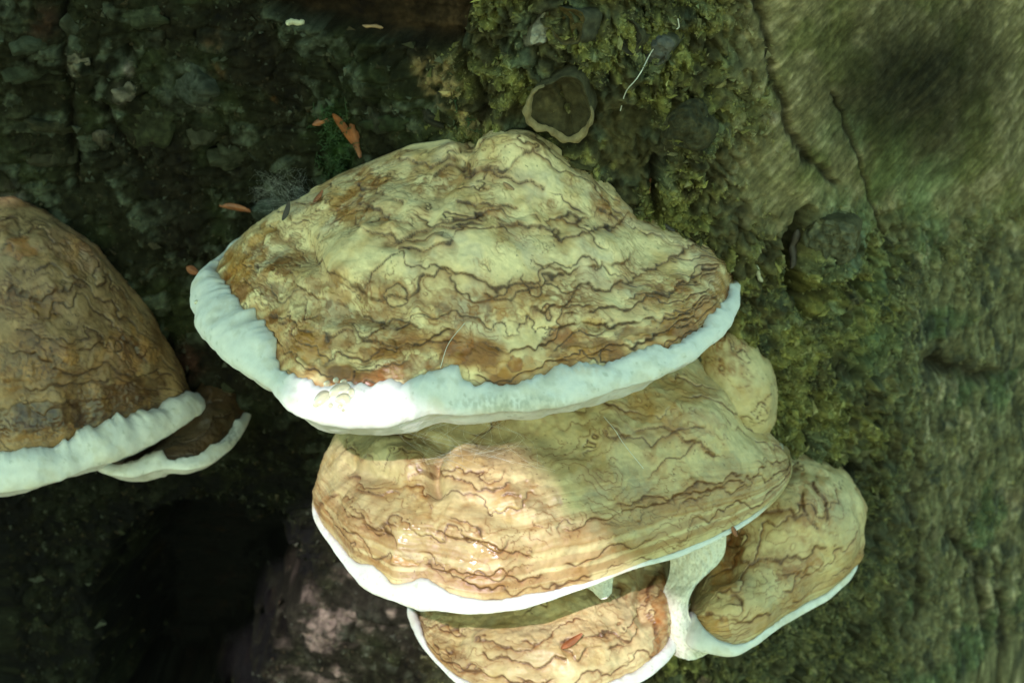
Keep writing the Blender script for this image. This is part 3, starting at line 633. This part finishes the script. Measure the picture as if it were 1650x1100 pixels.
D_stains = [(1065, 975, 14, 70, 0, .9, ST), (1030, 940, 40, 34, 0, .55, DK), (1060, 1040, 12, 26, 30, .7, ST), (990, 960, 50, 20, 0, .5, DK), (800, 1000, 100, 18, 0, .3, OR)]
fD = bracket('bracket_fungus', 'lowest sunlit bracket fungus with a dry bud scale lying on top', GRP, D_crest, D_inner, D_outer, .630, .008, .7, 380, 240,
    lambda P, v, px, py: zones(P, v, px, py, 4.5, (.6, .45, .08), 181, fine=.35, band=.7, wets=[(950, 1005, 40), (930, 1050, 30), (980, 1095, 26)], lines=D_lines, stains=D_stains, pal=B_pal), [(860, 1050, 120, 40, .004), (1070, 980, 14, 60, .004)], [([(1040, 900), (1035, 960), (1048, 1010)], 14, -.004)], seed=181, undercut=.02, drop=.012, jag=.0008)
# ---- E: left, cut by the picture's edge
E_outer = [(-430, 640), (-340, 715), (-220, 762), (-120, 785), (-50, 795), (0, 795), (60, 783), (140, 757), (200, 737), (250, 714), (290, 692), (325, 668), (333, 650), (322, 638)]
E_inner = [(-415, 632), (-330, 680), (-210, 715), (-120, 732), (-50, 738), (0, 736), (60, 728), (108, 716), (118, 700), (140, 694), (166, 684), (180, 670), (196, 676), (232, 662), (262, 645), (300, 644), (313, 634)]
E_crest = [(0, -420, 630, .165), (.12, -330, 500, .158), (.25, -220, 400, .155), (.38, -110, 345, .152), (.5, -30, 322, .150), (.55, 20, 317, .150), (.60, 72, 342, .149), (.66, 122, 376, .147), (.72, 152, 396, .147), (.78, 178, 430, .146), (.83, 206, 458, .145), (.88, 240, 497, .145), (.92, 260, 540, .144), (.96, 280, 585, .143), (1, 312, 634, .142)]
E_stains = [(50, 672, 190, 26, -6, .95, (.035, .018, .013)), (215, 628, 60, 18, -12, .9, (.05, .024, .014)), (160, 640, 60, 22, 0, .6, DK), (60, 705, 80, 14, 0, .7, (.20, .10, .03)), (120, 400, 60, 26, 30, .5, (.28, .16, .10)), (40, 500, 60, 20, 0, .5, (.2, .1, .03)), (200, 570, 40, 30, 30, .5, (.22, .12, .08)), (60, 600, 80, 26, 0, .4, DK), (30, 400, 30, 20, 0, .6, ST)]
E_lines = [[(0, 470), (60, 475), (120, 460), (170, 450)], [(20, 530), (80, 545), (140, 560), (200, 540), (240, 580)], [(0, 560), (60, 570), (100, 600), (160, 590), (220, 600)], [(0, 620), (100, 625), (180, 610)]]
E_pal = dict(cream=(.27, .175, .085), tan=(.155, .082, .032), grey=(.18, .13, .075), brown=(.070, .027, .010), line=(.04, .022, .012))  # dull brown crust, darkened further for the shade on this bracket
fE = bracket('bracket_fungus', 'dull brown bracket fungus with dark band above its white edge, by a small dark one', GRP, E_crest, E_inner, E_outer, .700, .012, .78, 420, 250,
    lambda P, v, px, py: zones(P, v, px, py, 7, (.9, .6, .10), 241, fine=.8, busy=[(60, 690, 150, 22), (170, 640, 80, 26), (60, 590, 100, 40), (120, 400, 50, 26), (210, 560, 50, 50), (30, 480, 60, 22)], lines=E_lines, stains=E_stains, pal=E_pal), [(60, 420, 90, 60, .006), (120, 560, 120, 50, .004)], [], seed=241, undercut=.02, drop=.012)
# ---- F: small one tucked behind E
F_outer = [(150, 756), (195, 768), (240, 763), (275, 757), (312, 757), (350, 741), (386, 706), (404, 672), (402, 655)]
F_inner = [(168, 742), (215, 738), (262, 722), (268, 738), (298, 739), (335, 723), (366, 700), (392, 666), (397, 655)]
F_crest = [(0, 165, 735, .14), (.3, 250, 680, .146), (.5, 290, 640, .148), (.7, 335, 605, .148), (.85, 370, 615, .146), (1, 398, 650, .146)]
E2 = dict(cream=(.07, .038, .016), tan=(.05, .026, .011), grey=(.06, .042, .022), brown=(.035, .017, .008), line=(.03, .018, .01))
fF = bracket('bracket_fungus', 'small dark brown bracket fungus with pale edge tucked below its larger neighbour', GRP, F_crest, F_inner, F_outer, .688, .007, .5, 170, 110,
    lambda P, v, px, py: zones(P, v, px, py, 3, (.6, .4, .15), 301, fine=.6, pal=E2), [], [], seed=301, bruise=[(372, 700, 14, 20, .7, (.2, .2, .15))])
# ---- G: rounded knob between A and B
def knob():
    nu, nv = 150, 110
    th = np.linspace(0, 2*math.pi, nu, endpoint=False)[:, None]; ph = np.linspace(.02, math.pi-.02, nv)[None]
    c = at_y(np.array(1180.), np.array(616.), np.array(.096))
    d = np.stack([np.sin(ph)*np.cos(th), np.sin(ph)*np.sin(th), np.cos(ph)+0*th], -1)
    r = np.array([.0215, .030, .0300]); P = c+d*r
    P[..., 0] += -.28*(P[..., 2]-c[2])
    P += d*(.0022*fbm(P, 40, 3, 71)+.0006*fbm(P, 140, 3, 72))[..., None]
    px, py = proj(P); col, h, wet = zones(P, .5-.5*d[..., 2], px, py, 2, (.5, .4, .15), 331, fine=.8, pal=B_pal)
    P += d*h[..., None]
    e = empty('bracket_fungus', (c+np.array([0, .02, 0])).tolist(), 'small rounded cream knob of fungus without a white edge', 'fungus', GRP)
    grid('cap', P, M_cap, e, col, wet, closed=True)
knob()
# white pore tissue that joins C and D
def pore_patch(parent, left, right, ya, yb, nu=60, nv=60):
    l = spline(left, nu); r = spline(right, nu); s = np.linspace(0, 1, nv)[None, :, None]
    q = l[:, None]*(1-s)+r[:, None]*s
    yy = np.linspace(ya, yb, nu)[:, None]+0*q[..., 0]
    P = at_y(q[..., 0], q[..., 1], yy); b = np.sin(s[..., 0]*math.pi)+0*yy
    P[..., 1] -= .006*b-.003; P += (np.array([0, -1, .3]))*(.0009*fbm(P, 160, 3, 81)+.0006*fbm(P, 500, 2, 82))[..., None]
    c = np.empty(P.shape); c[:] = (.70, .69, .60); pits = sst(fbm(P*np.array([1, 1, 1.8]), 620, 2, 83), .22, .42)
    c = mixc(c, (.42, .40, .30), pits*.6)
    grid('pore_patch', P, M_pore, parent, c)
pore_patch(fD, [(1080, 890), (1080, 925), (1068, 965), (1068, 1010), (1085, 1060)], [(1172, 862), (1164, 905), (1118, 955), (1112, 1000), (1150, 1052)], .040, .004)
pore_patch(fB, [(935, 925), (940, 945), (955, 958)], [(992, 915), (988, 940), (986, 960)], .012, .004, 20, 20)

# ================================================================ small things
SURFS = [(P[::3, ::2], qx[::3, ::2], qy[::3, ::2]) for P, qx, qy in SURF]
def surf_at(px, py, trunk=True):
    """nearest built surface under this pixel: point, normal (towards the viewer), tangent frame"""
    best = None
    for P, qx, qy in SURFS:
        d = (qx-px)**2+(qy-py)**2
        m = d < 16
        if m.any():
            dep = np.where(m, (P-CP) @ CF, 9e9); k = np.unravel_index(np.argmin(dep), dep.shape)
            if best is None or dep[k] < best[0]: best = (dep[k], P, k)
    if best is None:
        p, n = trunk_at(px, py)
    else:
        _, P, k = best; i, j = k; i = min(max(i, 2), P.shape[0]-3); j = min(max(j, 2), P.shape[1]-3)
        n = np.cross(P[i+2, j]-P[i-2, j], P[i, j+2]-P[i, j-2]); n /= np.linalg.norm(n)+1e-12; p = P[k].copy()
    if n @ CF > 0: n = -n
    return p, n
def frame(px, py, ang):
    p, n = surf_at(px, py); n = n-CF*.5; n /= np.linalg.norm(n)
    a = CR*math.cos(R_(ang))+CU*math.sin(R_(ang)); a = a-n*(a @ n); a /= np.linalg.norm(a)
    return p, a, np.cross(n, a), n
def bud_scale(px, py, length, width, ang, label, mat=M_scale, lift=.0012, name='bud_scale', curl=.25, cat='bud scale'):
    p, a, b, n = frame(px, py, ang); L = length*PX; W = width*PX
    s = np.linspace(0, 1, 16)[:, None]; t = np.linspace(-1, 1, 9)[None]
    w = W*.5*np.sin(np.clip(s, 0.015, 1)**.75*math.pi*.93)**.8
    def pt(off): return p+n*lift+a*((s-.5)*L)[..., None]*np.ones((1, 9, 1))+b*(w*t)[..., None]+n*((1-t**2)*w*.55+curl*L*(s-.5)**2*1.2+off)[..., None]
    top, bot = pt(.0003), pt(0)
    V = np.concatenate([top.reshape(-1, 3), bot.reshape(-1, 3)]); F = grid_faces(16, 9)
    k = 16*9; rim = [i*9 for i in range(16)]+[15*9+i for i in range(1, 9)]+[i*9+8 for i in range(14, -1, -1)]+[i for i in range(7, 0, -1)]
    R = np.array([[rim[q], rim[(q+1) % len(rim)], rim[(q+1) % len(rim)]+k, rim[q]+k] for q in range(len(rim))])
    return tag(make_mesh(name, V, np.vstack([F, F[:, ::-1]+k, R]), mat), label, cat, 'dry bud scales')
bud_scale(522, 194, 42, 13, 20, 'russet bud scale lying flat beside the green moss tuft')
bud_scale(556, 205, 78, 15, -70, 'longest russet bud scale hanging upright on the dark wood')
bud_scale(574, 220, 70, 15, -78, 'broad russet bud scale hanging against the moss sprigs')
bud_scale(384, 332, 72, 13, 6, 'orange brown bud scale caught sideways by the cobweb veil')
bud_scale(514, 318, 26, 11, 62, 'short russet bud scale wedged at the back of the widest bracket')
bud_scale(309, 434, 24, 15, -30, 'reddish bud scale on the dark bark beside the white rim')
bud_scale(921, 1035, 46, 13, 42, 'shiny russet bud scale on the sunlit lowest bracket', lift=.002)
bud_scale(470, 342, 36, 12, 82, 'dark brown catkin scrap standing on the rim of the widest bracket', M_twig, lift=.003, cat='catkin', name='catkin_scrap')
bud_scale(1183, 856, 20, 9, -60, 'tiny reddish bud scale stuck to the thin white edge')
bud_scale(821, 302, 22, 8, -35, 'small grey bud scale lying near the peak of the widest bracket', M_scale_pale)
bud_scale(1079, 368, 22, 9, -35, 'blackish scrap on the shoulder of the widest bracket', M_twig)
bud_scale(1228, 690, 8, 6, 0, 'tiny red scrap beneath the cream knob')
def chip(px, py, length, width, ang, label, mat=M_palewood, name='wood_chip', cat='wood chip', bend=.15):
    p, a, b, n = frame(px, py, ang); L = length*PX; r = width*PX*.5; k = 10
    s = np.linspace(-.5, .5, k); rr = r*np.array([.25]+[random.uniform(.75, 1.15) for _ in range(k-2)]+[.3])
    pts = [p+n*(r*.6+bend*L*q*q)+a*L*q+b*r*.5*math.sin(7*q+px) for q in s]
    V, F = tube(pts, rr, 8)
    return tag(make_mesh(name, V, F, mat), label, cat)
chip(474, 42, 32, 12, 18, 'pale chip of wood beside the bare dark recess')
chip(598, 48, 40, 7, -22, 'thin grey twig bit along the lip of the dark recess', mat=M_scale_pale, name='twig', cat='twig')
chip(1222, 438, 46, 8, -62, 'short pale straight twig stuck on the moss right of the widest bracket', name='twig', cat='twig')
chip(1283, 400, 70, 15, 78, 'dark ringed twig along the slit of the old knot', mat=M_twig, name='twig', cat='twig', bend=.3)
chip(1048, 300, 34, 4, -58, 'thin reddish needle in the dark crevice', mat=M_scale, name='needle', cat='needle')

# old dead conks on the bark
def dead_conk(px, py, rx, ry, ang, label, depth, rim=None, inner=(.040, .034, .016), outer=(.05, .045, .024), crease=True, convex=0., seed=1, tilt=.4, emb=.002, rgh=1.0, rimcol=(.20, .16, .085)):
    p, n0 = surf_at(px, py); n = -CF*tilt*1.5+n0*(1-tilt); n /= np.linalg.norm(n)
    a = CR*math.cos(R_(ang))+CU*math.sin(R_(ang)); a = a-n*(a @ n); a /= np.linalg.norm(a); b = np.cross(n, a)
    nt, nr = 120, 46; th = np.linspace(0, 2*math.pi, nt, endpoint=False)[:, None]; r = np.linspace(.0, 1.25, nr)[None]
    wob = 1+.10*np.sin(3*th+seed)+.06*np.sin(5*th+2*seed)
    rr = np.minimum(r, 1)*wob+np.clip(r-1, 0, 1)*.12
    x = rx*PX*rr*np.cos(th); y = ry*PX*rr*np.sin(th)
    h = -depth*(1-np.minimum(r, 1)**3)+convex*(1-np.minimum(r, 1)**2) - np.clip(r-1, 0, 1)*.05
    if crease: h = h-.0022*np.exp(-(((x+y*.9)/(.1*rx*PX))**2))*(r < .95)
    P = p+n*emb+a*x[..., None]+b*y[..., None]+n*h[..., None]
    P = P+n*(rgh*(.0014*fbm(P, 90, 3, seed)+.0008*fbm(P, 300, 2, seed+1)))[..., None]
    c = np.empty(P.shape); c[:] = inner; c = mixc(c, np.array(inner)*1.8, sst(fbm(P, 70, 3, seed+2), .0, .5)*.6)
    c = mixc(c, outer, sst(r, .93, 1.0)+0*th); c *= np.exp(.5*fbm(P, 260, 3, seed+8))[..., None]
    e = empty('dead_conk', p.tolist(), label, 'dead fungus')
    grid('shell', P, M_oldconk, e, c, .3*sst(fbm(P, 60, 2, seed+3), -.1, .4), closed=True)
    if rim:
        t0, t1 = rim; tt = np.linspace(R_(t0), R_(t1), 70); k = np.arange(nt)
        wb = 1+.10*np.sin(3*tt+seed)+.06*np.sin(5*tt+2*seed)
        f = np.sin(np.linspace(.05, .95, 70)*math.pi)
        wv = np.array([.5*np.sin(9*q)+.5*np.sin(17*q+1) for q in tt])
        V = []
        for s_ in np.linspace(-1, 1, 9):
            q = wb*(1+.02+s_*(.15+.05*wv)*f)
            hh = .0022*(1-s_*s_)+.0006*wv
            V.append(p+n*(emb+.0002+hh)[:, None]+a*(rx*PX*q*np.cos(tt))[:, None]+b*(ry*PX*q*np.sin(tt))[:, None])
        V = np.stack(V, 1); V += n*(.0008*fbm(V, 200, 3, seed+5))[..., None]
        rc = np.empty(V.shape); rc[:] = rimcol; rc = mixc(rc, (.16, .12, .06), sst(fbm(V, 160, 3, seed+6), .0, .4)*.7)
        grid('rim', V, M_oldconk, e, rc, 0*V[..., 0])
    return e
dead_conk(912, 160, 52, 54, -30, 'dead oval conk, dark and creased, with a ragged pale rim, just above the widest bracket', .006, rim=(150, 395), seed=3, emb=.009)
dead_conk(925, 38, 42, 30, -10, 'dead bowl-like conk with brown hollow, above the creased oval one', .007, inner=(.075, .056, .022), outer=(.05, .048, .03), crease=False, seed=5, emb=.007)
dead_conk(1014, 58, 20, 30, 15, 'small blackish shell-like dead conk beside the brown bowl', .004, inner=(.026, .023, .015), crease=False, seed=8)
dead_conk(1108, 205, 46, 40, 20, 'dark fibrous rounded dead conk half sunk in moss', -.002, inner=(.034, .032, .017), outer=(.04, .038, .02), crease=False, convex=.006, rgh=2.6, seed=11)
dead_conk(1062, 78, 30, 24, 30, 'greyish crumpled dead conk under the bright silk strand', -.001, inner=(.085, .085, .075), outer=(.06, .06, .04), crease=False, convex=.003, rgh=3.0, seed=14)
dead_conk(1342, 385, 48, 40, -20, 'blue-green lichened old knot between two black slits', -.001, inner=(.080, .080, .048), outer=(.06, .056, .028), crease=False, convex=.006, rgh=3.4, seed=17, emb=.001)
dead_conk(872, 48, 16, 30, -25, 'pale grey flake of old conk left of the brown bowl', -.001, inner=(.20, .19, .15), outer=(.12, .11, .08), crease=False, convex=.001, rgh=2.0, seed=21)

# bark flakes on the left of the trunk
for k, (px, py, rx, ry, ang, col) in enumerate([(300, 135, 58, 34, -20, (.075, .085, .066)), (205, 150, 24, 17, 10, (.17, .15, .115)), (128, 96, 17, 15, 0, (.19, .165, .12)), (60, 75, 40, 14, 5, (.06, .072, .05)), (50, 120, 46, 11, -4, (.058, .07, .045)),
                                          (240, 200, 60, 40, 30, (.045, .050, .026)), (380, 252, 44, 22, -10, (.06, .064, .04)), (170, 235, 30, 14, -30, (.07, .065, .045)), (90, 205, 44, 12, -15, (.055, .052, .03)), (80, 260, 40, 11, 10, (.05, .047, .03)),
                                          (230, 25, 44, 20, 0, (.06, .07, .04)), (110, 50, 24, 26, 0, (.06, .066, .046)), (330, 225, 30, 14, 0, (.06, .06, .04)), (165, 215, 14, 10, 0, (.10, .088, .065)), (440, 330, 34, 24, 20, (.062, .075, .06)),
                                          (620, 200, 40, 16, 15, (.035, .045, .022)), (690, 185, 22, 9, -35, (.05, .045, .03)), (600, 190, 18, 26, 20, (.045, .045, .03))]):
    p, n = trunk_at(px, py); a = CR*math.cos(R_(ang))+CU*math.sin(R_(ang)); a = a-n*(a @ n); a /= np.linalg.norm(a); b = np.cross(n, a)
    nt, nr = 40, 9; th = np.linspace(0, 2*math.pi, nt, endpoint=False)[:, None]; r = np.linspace(0, 1.15, nr)[None]
    wob = 1+.16*np.sin(2*th+k)+.12*np.sin(5*th+1.7*k)+.06*np.sin(9*th+k*3.1)
    rr = np.minimum(r, 1)*wob; h = .0022*(1-.5*r**2)-np.clip(r-1, 0, 1)*.05
    P = p+a*(rx*PX*rr*np.cos(th))[..., None]+b*(ry*PX*rr*np.sin(th))[..., None]+n*h[..., None]
    P = P+n*(.0012*fbm(P, 120, 3, k)+.0008*fbm(P, 45, 2, k+.5))[..., None]
    c = np.empty(P.shape); c[:] = np.array(col)*.55; c = mixc(c, (.015, .016, .009), sst(fbm(P, 160, 3, k+.3), -.1, .3)*.75); c *= np.exp(.5*fbm(P, 420, 2, k+.7))[..., None]
    grid('bark_flake', P, M_wood, trunk_e, c, 0*P[..., 0], closed=True)

# moss and lichen crumbs over the rugged bark (nobody could count them)
def crumbs(n, dens, name, label, size, palette, squash=1.1, fib=0.):
    w = dens[_fi, _fz].ravel().clip(0, 1); w = w*(np.abs(TQX.ravel()-825) < 900)*(np.abs(TQY.ravel()-550) < 620); w /= w.sum()
    k = rng.choice(len(w), n, p=w); P = TF.reshape(-1, 3)[k]; N = TN.reshape(-1, 3)[k]
    P = P+rng.normal(size=P.shape)*.0004
    base = np.array([[1, 0, 0], [-.5, .87, 0], [-.5, -.87, 0], [0, 0, 1.0], [.1, .1, -.6]], float)
    F0 = np.array([[0, 1, 3], [1, 2, 3], [2, 0, 3], [1, 0, 4], [2, 1, 4], [0, 2, 4]])
    A = rng.normal(size=P.shape); A -= N*(A*N).sum(1)[:, None]; A /= np.linalg.norm(A, axis=1)[:, None]; B = np.cross(N, A)
    sz = size*np.exp(rng.normal(size=n)*.45)
    sx = sz*(1+fib*rng.random(n)*4)
    V = P[:, None]+base[None, :, 0, None]*(A*sx[:, None])[:, None]+base[None, :, 1, None]*(B*sz[:, None])[:, None]+base[None, :, 2, None]*(N*(sz*squash)[:, None])[:, None]
    V += rng.normal(size=V.shape)*(sz*.18)[:, None, None]
    pal = np.array(palette); c = pal[rng.integers(0, len(pal), n)]*(.6+.7*rng.random(n))[:, None]
    c = .3*c+.7*C[_fi, _fz].reshape(-1, 3)[k]*1.25
    F = (F0[None]+np.arange(n)[:, None, None]*5).reshape(-1, 3)
    return tag(make_mesh(name, V.reshape(-1, 3), F, M_crumb, None, np.repeat(c[:, None], 5, 1), None, smooth=False), label, 'moss', kind='stuff')
crumbs(62000, rug*sst(mid+.4*fin, -.3, .3)*(1-rec)*(1-dark_gr), 'moss_crumbs', 'yellow-green moss and lichen crumbs covering the rugged bark', .00047, [(.24, .23, .07), (.13, .135, .04), (.10, .125, .075), (.28, .26, .15), (.04, .036, .02)], fib=.6)
crumbs(7000, (left+.6*pinksun)*(1-rec)*(1-holl)*sst(fin, -.3, .3), 'bark_crumbs', 'dark bark and lichen grit on the shaded wood', .0006, [(.05, .055, .03), (.03, .03, .02), (.10, .11, .085), (.07, .05, .03)], fib=.4)

# green moss sprigs in the corner behind the widest bracket
def sprigs(pts, name, label):
    parts = []
    for (px, py, n) in pts:
        for _ in range(n):
            p, nn = trunk_at(px+random.gauss(0, 13), py+random.gauss(0, 22))
            d = nn*.8+np.array([random.gauss(0, .5), 0, random.gauss(.3, .5)]); d /= np.linalg.norm(d); L = random.uniform(.003, .008)
            q = [p+d*L*t+np.array([0, 0, -1])*L*.35*t*t for t in np.linspace(0, 1, 4)]
            parts.append(tube(q, [.00022, .0002, .00015, .00005], 3))
            for m in range(5):
                o = q[1]+(q[3]-q[1])*m/4; e = d*.4+rng.normal(size=3)*.6; e /= np.linalg.norm(e)
                parts.append(tube([o, o+e*.0009, o+e*.0018], [.00012, .0003, .00003], 3))
    V, F = join(parts); return tag(make_mesh(name, V, F, M_moss), label, 'moss', kind='stuff')
sprigs([(530, 180, 14), (540, 215, 34), (545, 245, 34), (535, 268, 26), (700, 250, 10), (745, 208, 8)], 'moss_sprigs', 'vivid green moss tuft behind the widest bracket')

# amber droplets oozing on the big rim: part of the fungus
def droplet(px, py, rx, ry, ang, mat=M_drop):
    p, a, b, n = frame(px, py, ang); nt, nr = 28, 14
    th = np.linspace(0, 2*math.pi, nt, endpoint=False)[:, None]; ph = np.linspace(.02, math.pi-.02, nr)[None]
    d = np.stack([np.sin(ph)*np.cos(th), np.sin(ph)*np.sin(th), np.cos(ph)+0*th], -1)
    P = p+n*.0004+a*(d[..., 0:1]*rx*PX)+b*(d[..., 1:2]*ry*PX*(1+.2*d[..., 0:1]))+n*(d[..., 2:3]*min(rx, ry)*PX*.6)
    grid('droplet', P, mat, fA, closed=True)
for q in [(518, 641, 17, 11, 55), (546, 628, 18, 13, 20), (552, 646, 13, 11, 0), (528, 616, 6, 6, 0), (541, 611, 5, 5, 0), (553, 612, 6, 5, 0), (566, 634, 6, 9, 0), (536, 654, 4, 4, 0), (545, 652, 4, 4, 0), (552, 660, 3, 3, 0), (316, 485, 4, 4, 0)]:
    droplet(*q)

# spider silk
def web(name, label, strands, rad=.00006):
    parts = []
    for st in strands:
        pts = []
        for (px, py, off) in st:
            p, n = surf_at(px, py); pts.append(p-CF*off)
        q = spline(np.array(pts), 14) if len(pts) > 2 else np.array(pts)[0]+(np.array(pts)[1]-np.array(pts)[0])*np.linspace(0, 1, 8)[:, None]
        parts.append(tube(q, rad, 3))
    V, F = join(parts); return tag(make_mesh(name, V, F, M_web), label, 'cobweb')
web('cobweb', 'bright silver silk strand running down the mossy bark', [[(1062, 70, .004), (1048, 88, .005), (1028, 125, .005), (1010, 150, .004), (998, 178, .003)], [(1092, 30, .003), (1094, 45, .003), (1090, 50, .002)]], .00028)
web('cobweb', 'short silver silk thread on the widest bracket near its rim', [[(750, 517, .002), (722, 555, .002), (710, 590, .002)]], .00016)
web('cobweb', 'gleaming silk thread on the hoof-shaped bracket', [[(972, 668, .002), (992, 692, .002), (1006, 712, .002), (1040, 755, .002)]], .00014)
web('cobweb', 'faint veil of cobweb behind the left rim of the widest bracket',
    [[(random.uniform(400, 480), random.uniform(300, 345), .003), (random.uniform(405, 500), random.uniform(270, 335), .004), (random.uniform(440, 520), random.uniform(300, 350), .003)] for _ in range(90)], .000011)
web('cobweb', 'loose cobweb threads hanging beneath the widest bracket',
    [[(random.uniform(640, 860), random.uniform(655, 670), .0), (random.uniform(640, 860), random.uniform(690, 715), .012), (random.uniform(660, 900), random.uniform(715, 770), .001)] for _ in range(34)], .000035)

# ================================================================ beech foliage overhead (out of the picture) that shades the trunk
def foliage():
    ex = np.cross(SUNV, [0, 0, 1.0]); ex /= np.linalg.norm(ex); ey = np.cross(ex, SUNV)
    ctr = P0+SUNV*1.35
    gap = [at_y(np.array(float(x)), np.array(float(y)), np.array(float(d))) for x, y, d in [(430, 900, .13), (495, 800, .06), (575, 772, .02), (700, 762, .0), (818, 778, -.01), (865, 860, -.03), (920, 955, -.03), (1045, 985, .0), (1050, 1110, -.02), (860, 1230, -.02), (570, 1190, .08), (400, 1120, .13)]]
    G = [((q-P0) @ ex, (q-P0) @ ey) for q in gap]
    V, F, o = [], [], 0
    leaf = np.array([[0, 0, 0], [.3, .30, .02], [.65, .28, .01], [1, 0, -.04], [.65, -.28, .01], [.3, -.30, .02], [.3, 0, -.01], [.65, 0, -.02]])
    lf = np.array([[0, 6, 1, 1], [1, 6, 7, 2], [2, 7, 3, 3], [0, 5, 6, 6], [5, 4, 7, 6], [4, 3, 7, 7]])
    tri = np.array([[0, 6, 1], [1, 6, 7], [1, 7, 2], [2, 7, 3], [0, 5, 6], [5, 4, 7], [5, 7, 6], [4, 3, 7]])
    r2 = random.Random(5)
    for lay in range(6):
        for ix in np.arange(-.62, .62, .042):
            for iy in np.arange(-.55, .62, .042):
                x, y = ix+r2.gauss(0, .014), iy+r2.gauss(0, .014)
                d = float(sd_poly(np.array([x]), np.array([y]), G)[0])
                if d < .030: continue
                L = r2.uniform(.055, .08); an = r2.uniform(0, 6.28)
                a = ex*math.cos(an)+ey*math.sin(an); nn = SUNV+rng.normal(size=3)*.28; nn /= np.linalg.norm(nn); a = a-nn*(a @ nn); a /= np.linalg.norm(a); b = np.cross(nn, a)
                p = ctr+ex*x+ey*y+SUNV*(lay*.05+r2.uniform(0, .04))
                q = p+((leaf[:, :1]-.5)*a+leaf[:, 1:2]*b+leaf[:, 2:3]*nn)*L
                V.append(q); F.append(tri+o); o += 8
    gx0, gy0 = np.mean([q[0] for q in G]), np.mean([q[1] for q in G])
    for x, y in [(gx0+a+r2.gauss(0, .012), gy0+b+r2.gauss(0, .012)) for a in np.arange(-.34, .35, .075) for b in np.arange(-.34, .35, .075)]:   # a higher, looser layer added to thin the sun in the gap
        L = r2.uniform(.055, .085); an = r2.uniform(0, 6.28)
        a = ex*math.cos(an)+ey*math.sin(an); nn = SUNV+rng.normal(size=3)*.3; nn /= np.linalg.norm(nn); a = a-nn*(a @ nn); a /= np.linalg.norm(a); b = np.cross(nn, a)
        V.append(P0+SUNV*(9+r2.uniform(-.6, .6))+ex*x+ey*y+((leaf[:, :1]-.5)*a+leaf[:, 1:2]*b+leaf[:, 2:3]*nn)*L); F.append(tri+o); o += 8
    tag(make_mesh('beech_foliage', np.vstack(V), np.vstack(F), M_leaf), 'green beech leaves overhead that shade the trunk', 'foliage', kind='stuff')
foliage()
